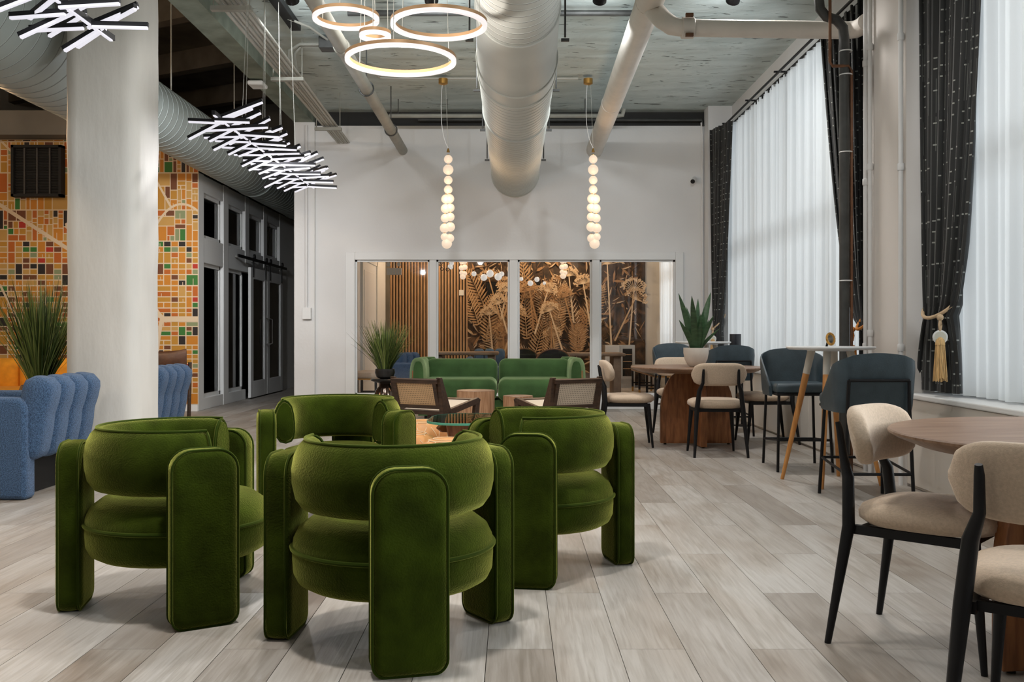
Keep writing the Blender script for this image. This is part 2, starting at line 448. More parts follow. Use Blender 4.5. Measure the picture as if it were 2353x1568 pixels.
# ------------------------------------------------------------------ mesh helpers
class MB:
    """collects shapes; build() links them as ONE mesh object"""
    def __init__(s): s.v, s.f, s.mi = [], [], []
    def add(s, v, f, m=0, M=None):
        o = len(s.v)
        s.v += [tuple(M @ Vector(p)) if M else tuple(p) for p in v]
        s.f += [tuple(i + o for i in q) for q in f]
        s.mi += [m] * len(f)
        return s
    def box(s, x0, x1, y0, y1, z0, z1, m=0, M=None):
        v = [(x0, y0, z0), (x1, y0, z0), (x1, y1, z0), (x0, y1, z0), (x0, y0, z1), (x1, y0, z1), (x1, y1, z1), (x0, y1, z1)]
        f = [(3, 2, 1, 0), (4, 5, 6, 7), (0, 1, 5, 4), (1, 2, 6, 5), (2, 3, 7, 6), (3, 0, 4, 7)]
        return s.add(v, f, m, M)
    def tube(s, pts, r, n=10, m=0, closed=False, caps=True, M=None):
        pts = [Vector(p) for p in pts]
        k = len(pts)
        rs = r if isinstance(r, (list, tuple)) else [r] * k
        v, f = [], []
        pu = None
        for i, p in enumerate(pts):
            a = pts[(i - 1) % k] if (closed or i > 0) else p
            b = pts[(i + 1) % k] if (closed or i < k - 1) else p
            t = (b - a).normalized()
            if pu is None:
                u = t.orthogonal().normalized()
            else:
                u = (pu - t * pu.dot(t)).normalized()
            pu = u
            w_ = t.cross(u)
            for j in range(n):
                an = 2 * PI * j / n
                v.append(p + (u * math.cos(an) + w_ * math.sin(an)) * rs[i])
        rng = k if closed else k - 1
        if closed:   # undo the twist of the transported frame
            t = (pts[1] - pts[-1]).normalized()
            u0 = v[0] - pts[0]
            best = min(range(n), key=lambda j: (v[(k - 1) * n + j] - pts[-1] - u0).length)
        for i in range(rng):
            for j in range(n):
                if closed and i == k - 1:
                    f.append((i * n + (j + best) % n, i * n + (j + 1 + best) % n, (j + 1) % n, j))
                else:
                    q = (i + 1) % k
                    f.append((i * n + j, i * n + (j + 1) % n, q * n + (j + 1) % n, q * n + j))
        if caps and not closed:
            f.append(tuple(reversed(range(n))))
            f.append(tuple((k - 1) * n + j for j in range(n)))
        return s.add(v, f, m, M)
    def lathe(s, prof, n=28, m=0, M=None, cap=True):
        v, f = [], []
        for r, z in prof:
            for j in range(n):
                a = 2 * PI * j / n
                v.append((r * math.cos(a), r * math.sin(a), z))
        for i in range(len(prof) - 1):
            for j in range(n):
                f.append((i * n + j, i * n + (j + 1) % n, (i + 1) * n + (j + 1) % n, (i + 1) * n + j))
        if cap:
            f.append(tuple(reversed(range(n))))
            f.append(tuple((len(prof) - 1) * n + j for j in range(n)))
        return s.add(v, f, m, M)
    def loft(s, loops, m=0, M=None, closed=False, caps=True):
        n = len(loops[0])
        v = [p for l in loops for p in l]
        f = []
        k = len(loops)
        for i in range(k if closed else k - 1):
            q = (i + 1) % k
            for j in range(n):
                f.append((i * n + j, i * n + (j + 1) % n, q * n + (j + 1) % n, q * n + j))
        if caps and not closed:
            f.append(tuple(reversed(range(n))))
            f.append(tuple((k - 1) * n + j for j in range(n)))
        return s.add(v, f, m, M)
    def rbox(s, cx, cy, cz, sx, sy, sz, r, n=3, m=0, M=None, bulge=0.0):
        """box with rounded edges, optionally pillowed"""
        r = min(r, sx / 2 - 1e-4, sy / 2 - 1e-4, sz / 2 - 1e-4)
        hx, hy, hz = sx / 2 - r, sy / 2 - r, sz / 2 - r
        N_ = 2 * n + 2
        grid = {}
        def par(h):
            L = [(-h, -1 + i / n) for i in range(n + 1)]
            L += [(h, i / n) for i in range(n + 1)]
            return L
        ax = [par(hx), par(hy), par(hz)]
        v, f = [], []
        def vert(i, j, k):
            key = (i, j, k)
            if key in grid: return grid[key]
            a, b, c = ax[0][i], ax[1][j], ax[2][k]
            d = Vector((a[1], b[1], c[1]))
            mx = max(abs(d.x), abs(d.y), abs(d.z))
            d = Vector([math.tan(t * PI / 4) for t in d]) if mx else d
            if d.length: d.normalize()
            p = Vector((a[0], b[0], c[0])) + d * r
            if bulge:
                u, w_ = p.x / (sx / 2), p.y / (sy / 2)
                q = p.z / (sz / 2)
                p.z += bulge * (1 - u * u) * (1 - w_ * w_) * (1 if q > 0 else 0) * abs(q)
            grid[key] = len(v)
            v.append((p.x + cx, p.y + cy, p.z + cz))
            return grid[key]
        R = range(N_ - 1)
        for i in R:
            for j in R:
                f.append((vert(i, j + 1, 0), vert(i + 1, j + 1, 0), vert(i + 1, j, 0), vert(i, j, 0)))
                f.append((vert(i, j, N_ - 1), vert(i + 1, j, N_ - 1), vert(i + 1, j + 1, N_ - 1), vert(i, j + 1, N_ - 1)))
                f.append((vert(i, 0, j), vert(i + 1, 0, j), vert(i + 1, 0, j + 1), vert(i, 0, j + 1)))
                f.append((vert(i, N_ - 1, j + 1), vert(i + 1, N_ - 1, j + 1), vert(i + 1, N_ - 1, j), vert(i, N_ - 1, j)))
                f.append((vert(0, i, j + 1), vert(0, i + 1, j + 1), vert(0, i + 1, j), vert(0, i, j)))
                f.append((vert(N_ - 1, i, j), vert(N_ - 1, i + 1, j), vert(N_ - 1, i + 1, j + 1), vert(N_ - 1, i, j + 1)))
        return s.add(v, f, m, M)
    def sphere(s, c, r, n=14, m=0, sq=(1, 1, 1)):
        k = n // 2
        prof = [(max(1e-4, math.sin(PI * i / k)) * r, -math.cos(PI * i / k) * r) for i in range(k + 1)]
        return s.lathe(prof, n, m, Matrix.Translation(c) @ Matrix.Diagonal((*sq, 1)), cap=True)
    def slab(s, outline, th, e, m=0, M=None, k=3):
        """outline(inset)->2D loop in (x,z); rounded-edge slab of thickness th along y"""
        L = []
        for i in range(k + 1):
            a = PI / 2 * i / k
            ins, y = e * (1 - math.sin(a)), -th / 2 + e * (1 - math.cos(a))
            L.append([(x, y, z) for x, z in outline(ins)])
        for i in range(k, -1, -1):
            a = PI / 2 * i / k
            ins, y = e * (1 - math.sin(a)), th / 2 - e * (1 - math.cos(a))
            L.append([(x, y, z) for x, z in outline(ins)])
        return s.loft(L, m, M)
    def build(s, name, mats, parent=None, ang=40, flat=False):
        me = bpy.data.meshes.new(name)
        me.from_pydata(s.v, [], s.f)
        ml = mats if isinstance(mats, (list, tuple)) else [mats]
        for x in ml: me.materials.append(x)
        if len(ml) > 1: me.polygons.foreach_set('material_index', s.mi)
        bm = bmesh.new()
        bm.from_mesh(me)
        bmesh.ops.recalc_face_normals(bm, faces=bm.faces)
        bm.to_mesh(me)
        bm.free()
        if not flat:
            me.shade_smooth()
            me.set_sharp_from_angle(angle=math.radians(ang))
        o = bpy.data.objects.new(name, me)
        col.objects.link(o)
        if parent: o.parent = parent
        return o

def bevel(o, wdt=0.006, seg=2):
    md = o.modifiers.new('bevel', 'BEVEL')
    md.width = wdt
    md.segments = seg
    md.limit_method = 'ANGLE'
    md.angle_limit = math.radians(50)
    return o
def tag(o, label=None, cat=None, group=None, kind=None):
    if label: o['label'] = label
    if cat: o['category'] = cat
    if group: o['group'] = group
    if kind: o['kind'] = kind
    return o
def thing(name, label, cat, loc=(0, 0, 0), rz=0, group=None, kind=None):
    o = bpy.data.objects.new(name, None)
    o.empty_display_size = 0.1
    o.location = loc
    o.rotation_euler = (0, 0, rz)
    col.objects.link(o)
    return tag(o, label, cat, group, kind)
def copy_tree(o, parent=None):
    kids = list(o.children)
    c = o.copy()
    col.objects.link(c)
    c.parent = parent
    for ch in kids: copy_tree(ch, c)
    return c
def dup(root, label, loc, rz, group=None):
    c = copy_tree(root)
    c.location = loc
    c.rotation_euler = (0, 0, rz)
    c['label'] = label
    if group: c['group'] = group
    return c
def rrect(wd, h, rt, rb, n=5, z0=0.0):
    """2D rounded rectangle outline with its foot at z0; returns outline(inset)"""
    def out(ins):
        hw = wd / 2 - ins
        lo, hi = z0 + ins, z0 + h - ins
        a, b = max(rt - ins, 0.002), max(rb - ins, 0.002)
        P = []
        for cx, cz, r, a0 in ((hw - a, hi - a, a, 0), (-hw + a, hi - a, a, PI / 2), (-hw + b, lo + b, b, PI), (hw - b, lo + b, b, 1.5 * PI)):
            for i in range(n + 1):
                t = a0 + PI / 2 * i / n
                P.append((cx + r * math.cos(t), cz + r * math.sin(t)))
        return P
    return out
def RZ(a, loc=(0, 0, 0)): return Matrix.Translation(loc) @ Matrix.Rotation(a, 4, 'Z')
def arc(cx, cy, r, a0, a1, n, z): return [(cx + r * math.cos(a0 + (a1 - a0) * i / n), cy + r * math.sin(a0 + (a1 - a0) * i / n), z) for i in range(n + 1)]
def ring(cx, cy, r, n, z): return [(cx + r * math.cos(2 * PI * i / n), cy + r * math.sin(2 * PI * i / n), z) for i in range(n)]
def bez(p0, p1, p2, n=8):
    p0, p1, p2 = Vector(p0), Vector(p1), Vector(p2)
    return [p0 * (1 - t) ** 2 + p1 * 2 * t * (1 - t) + p2 * t * t for t in [i / n for i in range(n + 1)]]

# ------------------------------------------------------------------ the setting
def struct(name, mb, m, label=None, cat=None, parent=None, flat=True):
    o = mb.build(name, m, parent, flat=flat)
    if parent is None: tag(o, label, cat, kind='structure')
    return o
BW = 13.2       # back wall
RW = 2.96       # window wall
CZ = 4.12       # ceiling of the main bay
fl = struct('floor', MB().box(-9, 3.2, -6.6, 20, -0.12, -0.012), mat('dark floor bed', (0.05, 0.04, 0.03), 0.9), 'pale limed oak plank floor of the whole lounge', 'floor')
pw, plen, y_edge, x_edge = 0.219, 1.37, 3.18, 0.572
pm = MB()
pm.box(-pw / 2 + 0.0012, pw / 2 - 0.0012, -plen / 2 + 0.001, plen / 2 - 0.001, -0.012, 0.0)
pool = []
for i in range(-44, 12):
    xc = x_edge + pw * (i + 0.5)
    if xc < -8.9 or xc > 3.05: continue
    off = 0 if i % 2 else plen / 2
    for j in range(-8, 14):
        yc = y_edge + off + plen * (j + 0.5)
        if yc < -6 or yc > 19.2: continue
        seen = yc > 1.0 and abs(xc) < 0.55 * yc + 0.3 and yc < 13.1
        pool.append((0 if seen else 1, yc, xc))
pool.sort()
proto = None
rest = MB()
for k, (ns, yc, xc) in enumerate(pool):
    if k < 300:
        if proto is None:
            proto = pm.build('plank', PLANK, fl, flat=True)
            o = proto
        else:
            o = proto.copy()
            col.objects.link(o)
        o.location = (xc, yc, 0)
    else:
        rest.box(xc - pw / 2 + 0.0012, xc + pw / 2 - 0.0012, yc - plen / 2 + 0.001, yc + plen / 2 - 0.001, -0.012, 0.0)
tag(rest.build('far_planks', PLANKF, fl, flat=True), kind='stuff')

ceil = struct('ceiling', MB().box(-2.9, 3.1, -6.6, BW + 0.4, CZ, CZ + 0.15), CEIL, 'rough grey board-marked concrete ceiling of the main bay', 'ceiling')
beam = struct('ceiling_beam', MB().box(-3.0, -2.74, -6.6, BW + 0.3, 3.95, 5.6), GREENCON, 'green-grey concrete beam running above the round column', 'beam')
lc = MB().box(-9, -3.0, -6.6, 20, 5.5, 5.65)
for i in range(9):
    lc.box(-7, 7, -0.09, 0.09, 5.18, 5.5, M=RZ(math.radians(-28), (-6, 3 + i * 2.1, 0)))
struct('ceiling_lounge', lc, mat('brown dark deck', (0.12, 0.10, 0.075), 0.9, var=0.25, vscale=3), 'dark brown high ceiling deck with joists over the left lounge', 'ceiling')

wb = MB()
wb.box(-3.0, -2.2, BW, BW + 0.16, 0, 3.91)
wb.box(2.25, 3.1, BW, BW + 0.16, 0, 3.91)
wb.box(-2.2, 2.25, BW, BW + 0.16, 2.1, 3.91)
wb.box(-2.2, 2.25, BW, BW + 0.16, 0, 0.06)
wb.box(-3.0, -2.72, BW - 0.05, BW, 0, 3.95)
struct('wall_back', wb, WHITE, 'white wall above and around the wide interior window', 'wall')
struct('wall_back_shade', MB().box(-2.74, 3.1, BW + 0.1, BW + 0.3, 3.9, 4.14), DARKROOM, 'dark strip painted as shade in the gap between back wall and ceiling', 'wall')  # dark strip standing in for the shade above the wall
# window wall with three bays
wr = MB()
def bay(y0, y1, z0=0.64, z1=3.86):
    wr.box(RW, RW + 0.2, y0, y1, 0, z0)
    wr.box(RW, RW + 0.2, y0, y1, z1, 4.2)
wr.box(RW, RW + 0.2, -6.6, -6.0, 0, 4.2)
bay(-6.0, -0.6)
wr.box(RW, RW + 0.2, -0.6, 0.2, 0, 4.2)
bay(0.2, 6.62)
wr.box(RW, RW + 0.2, 6.62, 7.36, 0, 4.2)
bay(7.36, 12.85)
wr.box(RW, RW + 0.2, 12.85, 13.75, 0, 4.2)
bay(13.75, 18.7)
wr.box(RW, RW + 0.2, 18.7, 19.4, 0, 4.2)
struct('wall_right', wr, WHITE, 'white window wall along the right side', 'wall')
ps = MB()
ps.box(2.71, RW, 6.59, 7.39, 0, CZ)
struct('wall_pier', ps, mat('pinkish white pier paint', (0.70, 0.66, 0.62), 0.6, var=0.03, vscale=2), 'white pier standing between the two curtained bays', 'pier')
cs = MB().box(2.64, RW, 12.92, BW, 0, CZ)
struct('wall_corner_pier', cs, WHITE, 'white corner pier beside the far curtain', 'pier')
# low heater casing under the windows, each panel of the casing its own piece
def casing(name, label, y0, y1, n):
    t = thing(name, label, 'heater casing', (0, 0, 0), kind='structure')
    MB().box(2.735, RW, y0, y1, 0.0, 0.605).build('casing_core', CREAM, t, flat=True)
    bevel(MB().box(2.69, RW + 0.02, y0, y1, 0.605, 0.64).build('sill', TRIM, t, flat=True), 0.008)
    L = (y1 - y0) / n
    for i in range(n):
        bevel(MB().box(2.712, 2.735, y0 + i * L + 0.004, y0 + (i + 1) * L - 0.004, 0.02, 0.60).build('panel', CREAM, t, flat=True), 0.003)
casing('heater_casing', 'cream heater casing with white sill below the near window', 0.2, 6.585, 4)
casing('heater_casing', 'cream heater casing below the far window behind the walnut table', 7.395, 12.9, 4)
# window frames
def window(name, label, y0, y1, n, glazed=True):
    t = thing(name, label, 'window', (0, 0, 0), kind='structure')
    X0, X1 = RW + 0.05, RW + 0.12
    fr = MB()
    for z in (0.64, 2.1, 3.80): fr.box(X0, X1, y0, y1, z, z + 0.06)
    fr.build('rail', mat('grey window frame', (0.45, 0.46, 0.47), 0.5), t, flat=True)
    for i in range(n + 1):
        y = y0 + (y1 - y0 - 0.06) * i / n
        MB().box(X0, X1, y, y + 0.06, 0.64, 3.86).build('mullion', TRIM, t, flat=True)
    for i in range(n):
        a = y0 + (y1 - y0) * i / n + 0.05
        MB().box(RW + 0.08, RW + 0.086, a, a + (y1 - y0) / n - 0.06, 0.7, 3.8).build('pane', GLASS, t, flat=True)
window('window_2', 'tall window behind the far white sheer', 7.36, 12.85, 4)
window('window_3', 'tall window behind the near white sheer at the right edge', 0.2, 6.62, 5)
window('window_4', 'window behind the sheer in the back room', 13.75, 18.7, 4)
window('window_5', 'window bay behind the viewpoint', -6.0, -0.6, 4)
# left lounge
struct('wall_left', MB().box(-9.1, -9.0, -6.6, 20, 0, 5.6), WHITE, 'white wall at the far left of the lounge', 'wall')
struct('wall_rear', MB().box(-9.1, 3.2, -6.7, -6.6, 0, 5.6), mat('taupe wall paint', (0.22, 0.20, 0.18), 0.8), 'taupe wall behind the viewpoint', 'wall')
MD = 12.9
wm = MB().box(-9, -4.36, MD, MD + 0.14, 0, 3.68)
struct('wall_mural', wm, WHITE, 'partition wall carrying the orange map mural', 'wall')
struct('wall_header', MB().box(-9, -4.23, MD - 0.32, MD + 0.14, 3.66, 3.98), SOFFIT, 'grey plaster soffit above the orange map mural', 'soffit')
struct('baseboard_mural', MB().box(-9, -4.235, MD - 0.025, MD, 0, 0.085), TRIM, 'white baseboard under the map mural', 'baseboard')
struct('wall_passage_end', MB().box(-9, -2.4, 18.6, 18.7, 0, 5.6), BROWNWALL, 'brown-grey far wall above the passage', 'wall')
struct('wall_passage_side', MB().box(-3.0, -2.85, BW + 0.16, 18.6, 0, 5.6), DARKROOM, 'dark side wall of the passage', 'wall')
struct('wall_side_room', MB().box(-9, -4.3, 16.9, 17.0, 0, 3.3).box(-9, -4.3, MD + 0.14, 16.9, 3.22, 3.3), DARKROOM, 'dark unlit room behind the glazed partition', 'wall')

# glazed partition along the passage: posts, rails, lights, barn doors
gp = thing('wall_glazed_partition', 'white glazed partition with upper lights beside the map mural', 'partition', (0, 0, 0), kind='structure')
PX = -4.23
def pbox(name, y0, y1, z0, z1, x0=PX - 0.12, x1=PX, m=TRIM, p=None):
    return bevel(MB().box(x0, x1, y0, y1, z0, z1).build(name, m, p or gp, flat=True), 0.005)
pbox('post', MD, MD + 0.22, 0, 3.22)
pbox('base_rail', MD + 0.215, 15.2, 0, 0.16, PX - 0.11, PX - 0.008)
lights = [(13.12, 14.02), (14.26, 15.16), (15.38, 16.28), (16.5, 17.4)]
prev = MD + 0.22
for a, b in lights:
    if a > prev: pbox('post', prev, a, 0 if a < 15.2 else 2.14, 3.22)
    prev = b
pbox('post', prev, 18.6, 0, 3.22)
pbox('mid_rail', MD + 0.215, 17.45, 2.02, 2.36, PX - 0.11, PX - 0.008)
pbox('top_rail', MD + 0.215, 17.45, 2.98, 3.215, PX - 0.11, PX - 0.008)
for a, b in lights:
    for (z0, z1) in ((2.36, 2.98),) + (((0.16, 2.02),) if a < 15.2 else ()):
        fr = MB()
        fr.box(PX - 0.09, PX - 0.05, a, a + 0.05, z0, z1).box(PX - 0.09, PX - 0.05, b - 0.05, b, z0, z1)
        fr.box(PX - 0.09, PX - 0.05, a, b, z0, z0 + 0.05).box(PX - 0.09, PX - 0.05, a, b, z1 - 0.05, z1)
        fr.build('light_frame', TRIM, gp, flat=True)
        MB().box(PX - 0.075, PX - 0.069, a + 0.04, b - 0.04, z0 + 0.04, z1 - 0.04).build('pane', GLASS, gp, flat=True)
def barn_door(name, label, y0, y1):
    t = thing(name, label, 'door', (0, 0, 0), kind='structure')
    x0, x1 = PX + 0.03, PX + 0.075
    for (a, b, c, d) in ((y0, y0 + 0.16, 0.02, 2.1), (y1 - 0.16, y1, 0.02, 2.1), (y0 + 0.16, y1 - 0.16, 0.02, 0.28), (y0 + 0.16, y1 - 0.16, 1.92, 2.1)):
        pbox('stile' if d - c > 1 else 'door_rail', a, b, c, d, x0, x1, TRIM, t)
    MB().box(x0 + 0.02, x0 + 0.026, y0 + 0.15, y1 - 0.15, 0.27, 1.93).build('pane', GLASS, t, flat=True)
    return t
d1 = barn_door('door_1', 'white sliding barn door with glass panel nearer the mural', 15.2, 16.2)
d2 = barn_door('door_2', 'white sliding barn door with glass panel deeper in the passage', 16.22, 17.3)
for t, y in ((d1, 16.12), (d2, 16.36)):
    MB().tube([(PX + 0.075, y, 0.86), (PX + 0.13, y, 0.88), (PX + 0.13, y, 1.28), (PX + 0.075, y, 1.3)], 0.012, 8).build('handle', CHROME, t)
for t, ys in ((d1, (15.32, 16.08)), (d2, (16.36, 17.18))):
    for y in ys:
        m = MB().box(PX + 0.078, PX + 0.09, y - 0.02, y + 0.02, 1.95, 2.27)
        m.lathe([(0.045, -0.012), (0.045, 0.012)], 16, M=Matrix.Translation((PX + 0.1, y, 2.27)) @ Matrix.Rotation(PI / 2, 4, 'Y'))
        m.build('hanger', BLACK, t)
rt = thing('barn_door_rail', 'black barn door track above the white sliding doors', 'rail', (0, 0, 0))
MB().box(PX + 0.09, PX + 0.105, 14.4, 17.5, 2.2, 2.245).build('track', BLACK, rt, flat=True)
for y in (14.6, 15.5, 16.4, 17.3):
    MB().tube([(PX, y, 2.22), (PX + 0.1, y, 2.22)], 0.016, 8).build('standoff', STEEL, rt)
# things barely seen in the dark side room
bx = thing('cardboard_box', 'open cardboard box in the dark room behind the partition glass', 'box', (-4.75, 13.55, 0))
MB().box(-0.16, 0.16, -0.2, 0.2, 0, 0.95).build('stand', mat('dark shelf', (0.03, 0.03, 0.03), 0.7), bx, flat=True)
CARD = mat('cardboard', (0.33, 0.24, 0.15), 0.85)
MB().box(-0.15, 0.15, -0.2, 0.2, 0.95, 1.25).build('carton', CARD, bx, flat=True)
MB().box(-0.15, 0.15, -0.005, 0.005, -0.1, 0.1, M=Matrix.Translation((0, 0.26, 1.31)) @ Matrix.Rotation(1.0, 4, 'X')).build('flap', CARD, bx, flat=True)

# column
cm = MB()
Cc, hw = (-3.04, 7.3), 0.272
def octo(s_, z):
    c = 0.42 * s_
    P = []
    for (x, y, a0) in ((s_ - c, s_ - c, 0), (-s_ + c, s_ - c, PI / 2), (-s_ + c, -s_ + c, PI), (s_ - c, -s_ + c, 1.5 * PI)):
        for i in range(5):
            t = a0 + PI / 2 * i / 4
            P.append((Cc[0] + x + c * math.cos(t), Cc[1] + y + c * math.sin(t), z))
    return P
rng = random.Random(3)
cm.loft([octo(hw + rng.uniform(-0.004, 0.004), 4.0 * i / 16) for i in range(17)])
struct('column', cm, COLUMN, 'thick white painted concrete column with rounded corners', 'column', flat=False)

# interior window of the back wall
win = thing('window_1', 'wide white framed interior window of four panes into the back room', 'window', (0, 0, 0), kind='structure')
y0 = BW - 0.035
def wbar(name, x0, x1, z0, z1, dep=0.0):
    bevel(MB().box(x0, x1, y0 + dep, BW + 0.14, z0, z1).build(name, TRIM, win, flat=True), 0.006)
wbar('casing', -2.30, -2.17, 0, 2.17)
wbar('casing', 2.24, 2.35, 0, 2.17)
wbar('head_casing', -2.17, 2.24, 2.06, 2.17)
wbar('sill_rail', -2.17, 2.24, 0.0, 0.2, 0.01)
for a, b in ((-1.146, -1.05), (-0.042, 0.072), (1.092, 1.2)): wbar('mullion', a, b, 0.2, 2.06, 0.01)
for a, b in ((-2.17, -1.146), (-1.05, -0.042), (0.072, 1.092), (1.2, 2.24)):
    bd = MB()
    for (p, q, r_, s_) in ((a, a + 0.025, 0.2, 2.06), (b - 0.025, b, 0.2, 2.06), (a, b, 0.2, 0.225), (a, b, 2.035, 2.06)):
        bd.box(p, q, BW + 0.01, BW + 0.05, r_, s_)
    bd.build('glazing_bead', TRIM, win, flat=True)
    MB().box(a + 0.01, b - 0.01, BW + 0.055, BW + 0.063, 0.21, 2.05).build('pane', GLASS, win, flat=True)

# ------------------------------------------------------------------ prints on the walls
def city_map():
    rng = random.Random(21)
    cols = [(0.52, 0.19, 0.012), (0.46, 0.22, 0.022), (0.50, 0.28, 0.07), (0.44, 0.105, 0.007), (0.14, 0.042, 0.010), (0.015, 0.009, 0.006),
            (0.03, 0.15, 0.02), (0.40, 0.022, 0.008), (0.22, 0.25, 0.12), (0.55, 0.42, 0.25)]
    mats = [mat('map print ink %d' % i, c, 0.7) for i, c in enumerate(cols)] + [mat('map print paper', (0.66, 0.51, 0.34), 0.7)]
    wts = [22, 18, 8, 13, 9, 11, 6, 4, 4, 0]
    mb = MB()
    X0, X1, Z0, Z1 = -8.0, -4.232, 0.09, 3.66
    y = MD - 0.006
    mb.box(X0, X1, y, MD - 0.001, Z0, Z1, 10)
    def blk(x0, x1, z0, z1, up):
        if x1 - x0 < 0.012 or z1 - z0 < 0.012: return
        w_ = list(wts)
        if up: w_[2] += 14; w_[8] += 6; w_[5] -= 5; w_[7] -= 3; w_[6] -= 3
        m = rng.choices(range(10), w_)[0]
        mb.add([(x0, y - 0.001, z0), (x1, y - 0.001, z0), (x1, y - 0.001, z1), (x0, y - 0.001, z1)], [(0, 1, 2, 3)], m)
    def split(x0, x1, z0, z1, g, up):
        w_, h = x1 - x0, z1 - z0
        tw, th_ = (rng.choice((0.07, 0.11, 0.13)), rng.choice((0.04, 0.055, 0.1))) if not up else (rng.choice((0.05, 0.08, 0.16)), rng.choice((0.05, 0.1, 0.2)))
        if w_ > tw * 1.7:
            t = rng.uniform(0.35, 0.65) if up else 0.5
            c = x0 + w_ * t
            split(x0, c - g / 2, z0, z1, g, up)
            split(c + g / 2, x1, z0, z1, g, up)
        elif h > th_ * 1.7:
            t = rng.uniform(0.35, 0.65) if up else 0.5
            c = z0 + h * t
            split(x0, x1, z0, c - g / 2, g, up)
            split(x0, x1, c + g / 2, z1, g, up)
        else:
            if rng.random() < 0.16 and w_ > 0.07 and h > 0.05:
                blk(x0, x1, z0, z1, up)
                k = rng.uniform(0.3, 0.6)
                mb.add([(x0 + w_ * k, y - 0.002, z0), (x0 + w_ * k + 0.008, y - 0.002, z0), (x0 + w_ * k + 0.008, y - 0.002, z0 + h * 0.65), (x0 + w_ * k, y - 0.002, z0 + h * 0.65)], [(0, 1, 2, 3)], 10)
            else:
                blk(x0, x1, z0, z1, up)
    x = X0
    xs = [X0]
    while xs[-1] < X1: xs.append(min(X1, xs[-1] + rng.choice((0.36, 0.4, 0.44))))
    zs = [Z0]
    while zs[-1] < Z1: zs.append(min(Z1, zs[-1] + rng.choice((0.3, 0.42, 0.5))))
    for i in range(len(xs) - 1):
        for j in range(len(zs) - 1):
            split(xs[i] + 0.008, xs[i + 1] - 0.008, zs[j] + 0.008, zs[j + 1] - 0.008, 0.0125, zs[j] > 2.1)
    lev = [0.0025]
    def road(pts, wd, m=10):
        for a, b in zip(pts, pts[1:]):
            lev[0] += 0.00005
            k = lev[0]
            a, b = Vector(a), Vector(b)
            t = (b - a).normalized()
            n = Vector((-t.y, t.x)) * wd / 2
            P = [a - n - t * wd * 0.2, b - n + t * wd * 0.2, b + n + t * wd * 0.2, a + n - t * wd * 0.2]
            mb.add([(max(X0, min(X1, p.x)), y - k, max(Z0, min(Z1, p.y))) for p in P], [(0, 1, 2, 3)], m)
    def curve(p0, p1, p2): return [(p[0], p[1]) for p in bez((*p0, 0), (*p1, 0), (*p2, 0), 12)]
    road(curve((-5.95, 3.66), (-5.3, 2.9), (-6.0, 2.5)) + curve((-6.0, 2.5), (-5.5, 2.0), (-5.75, 1.4)), 0.07)
    road([(-7.4, 3.1), (-5.7, 2.0)], 0.05)
    road([(-6.9, 3.66), (-6.2, 2.95)], 0.04)
    road([(-5.1, 3.66), (-4.6, 2.75)], 0.03)
    road(curve((-4.8, 2.5), (-4.55, 2.95), (-4.24, 2.7)), 0.03)
    road(curve((-5.0, 1.9), (-4.85, 1.3), (-4.66, 1.22)), 0.06)
    road([(-4.72, 1.24), (-4.24, 1.24)], 0.075)
    road(curve((-4.72, 1.24), (-4.78, 1.0), (-4.8, 0.6)), 0.055)
    road([(-6.9, 1.7), (-6.5, 0.9)], 0.03)
    o = mb.build('map_mural', mats, flat=True)
    tag(o, 'orange and brown city map mural printed on the lounge wall', 'mural')
city_map()

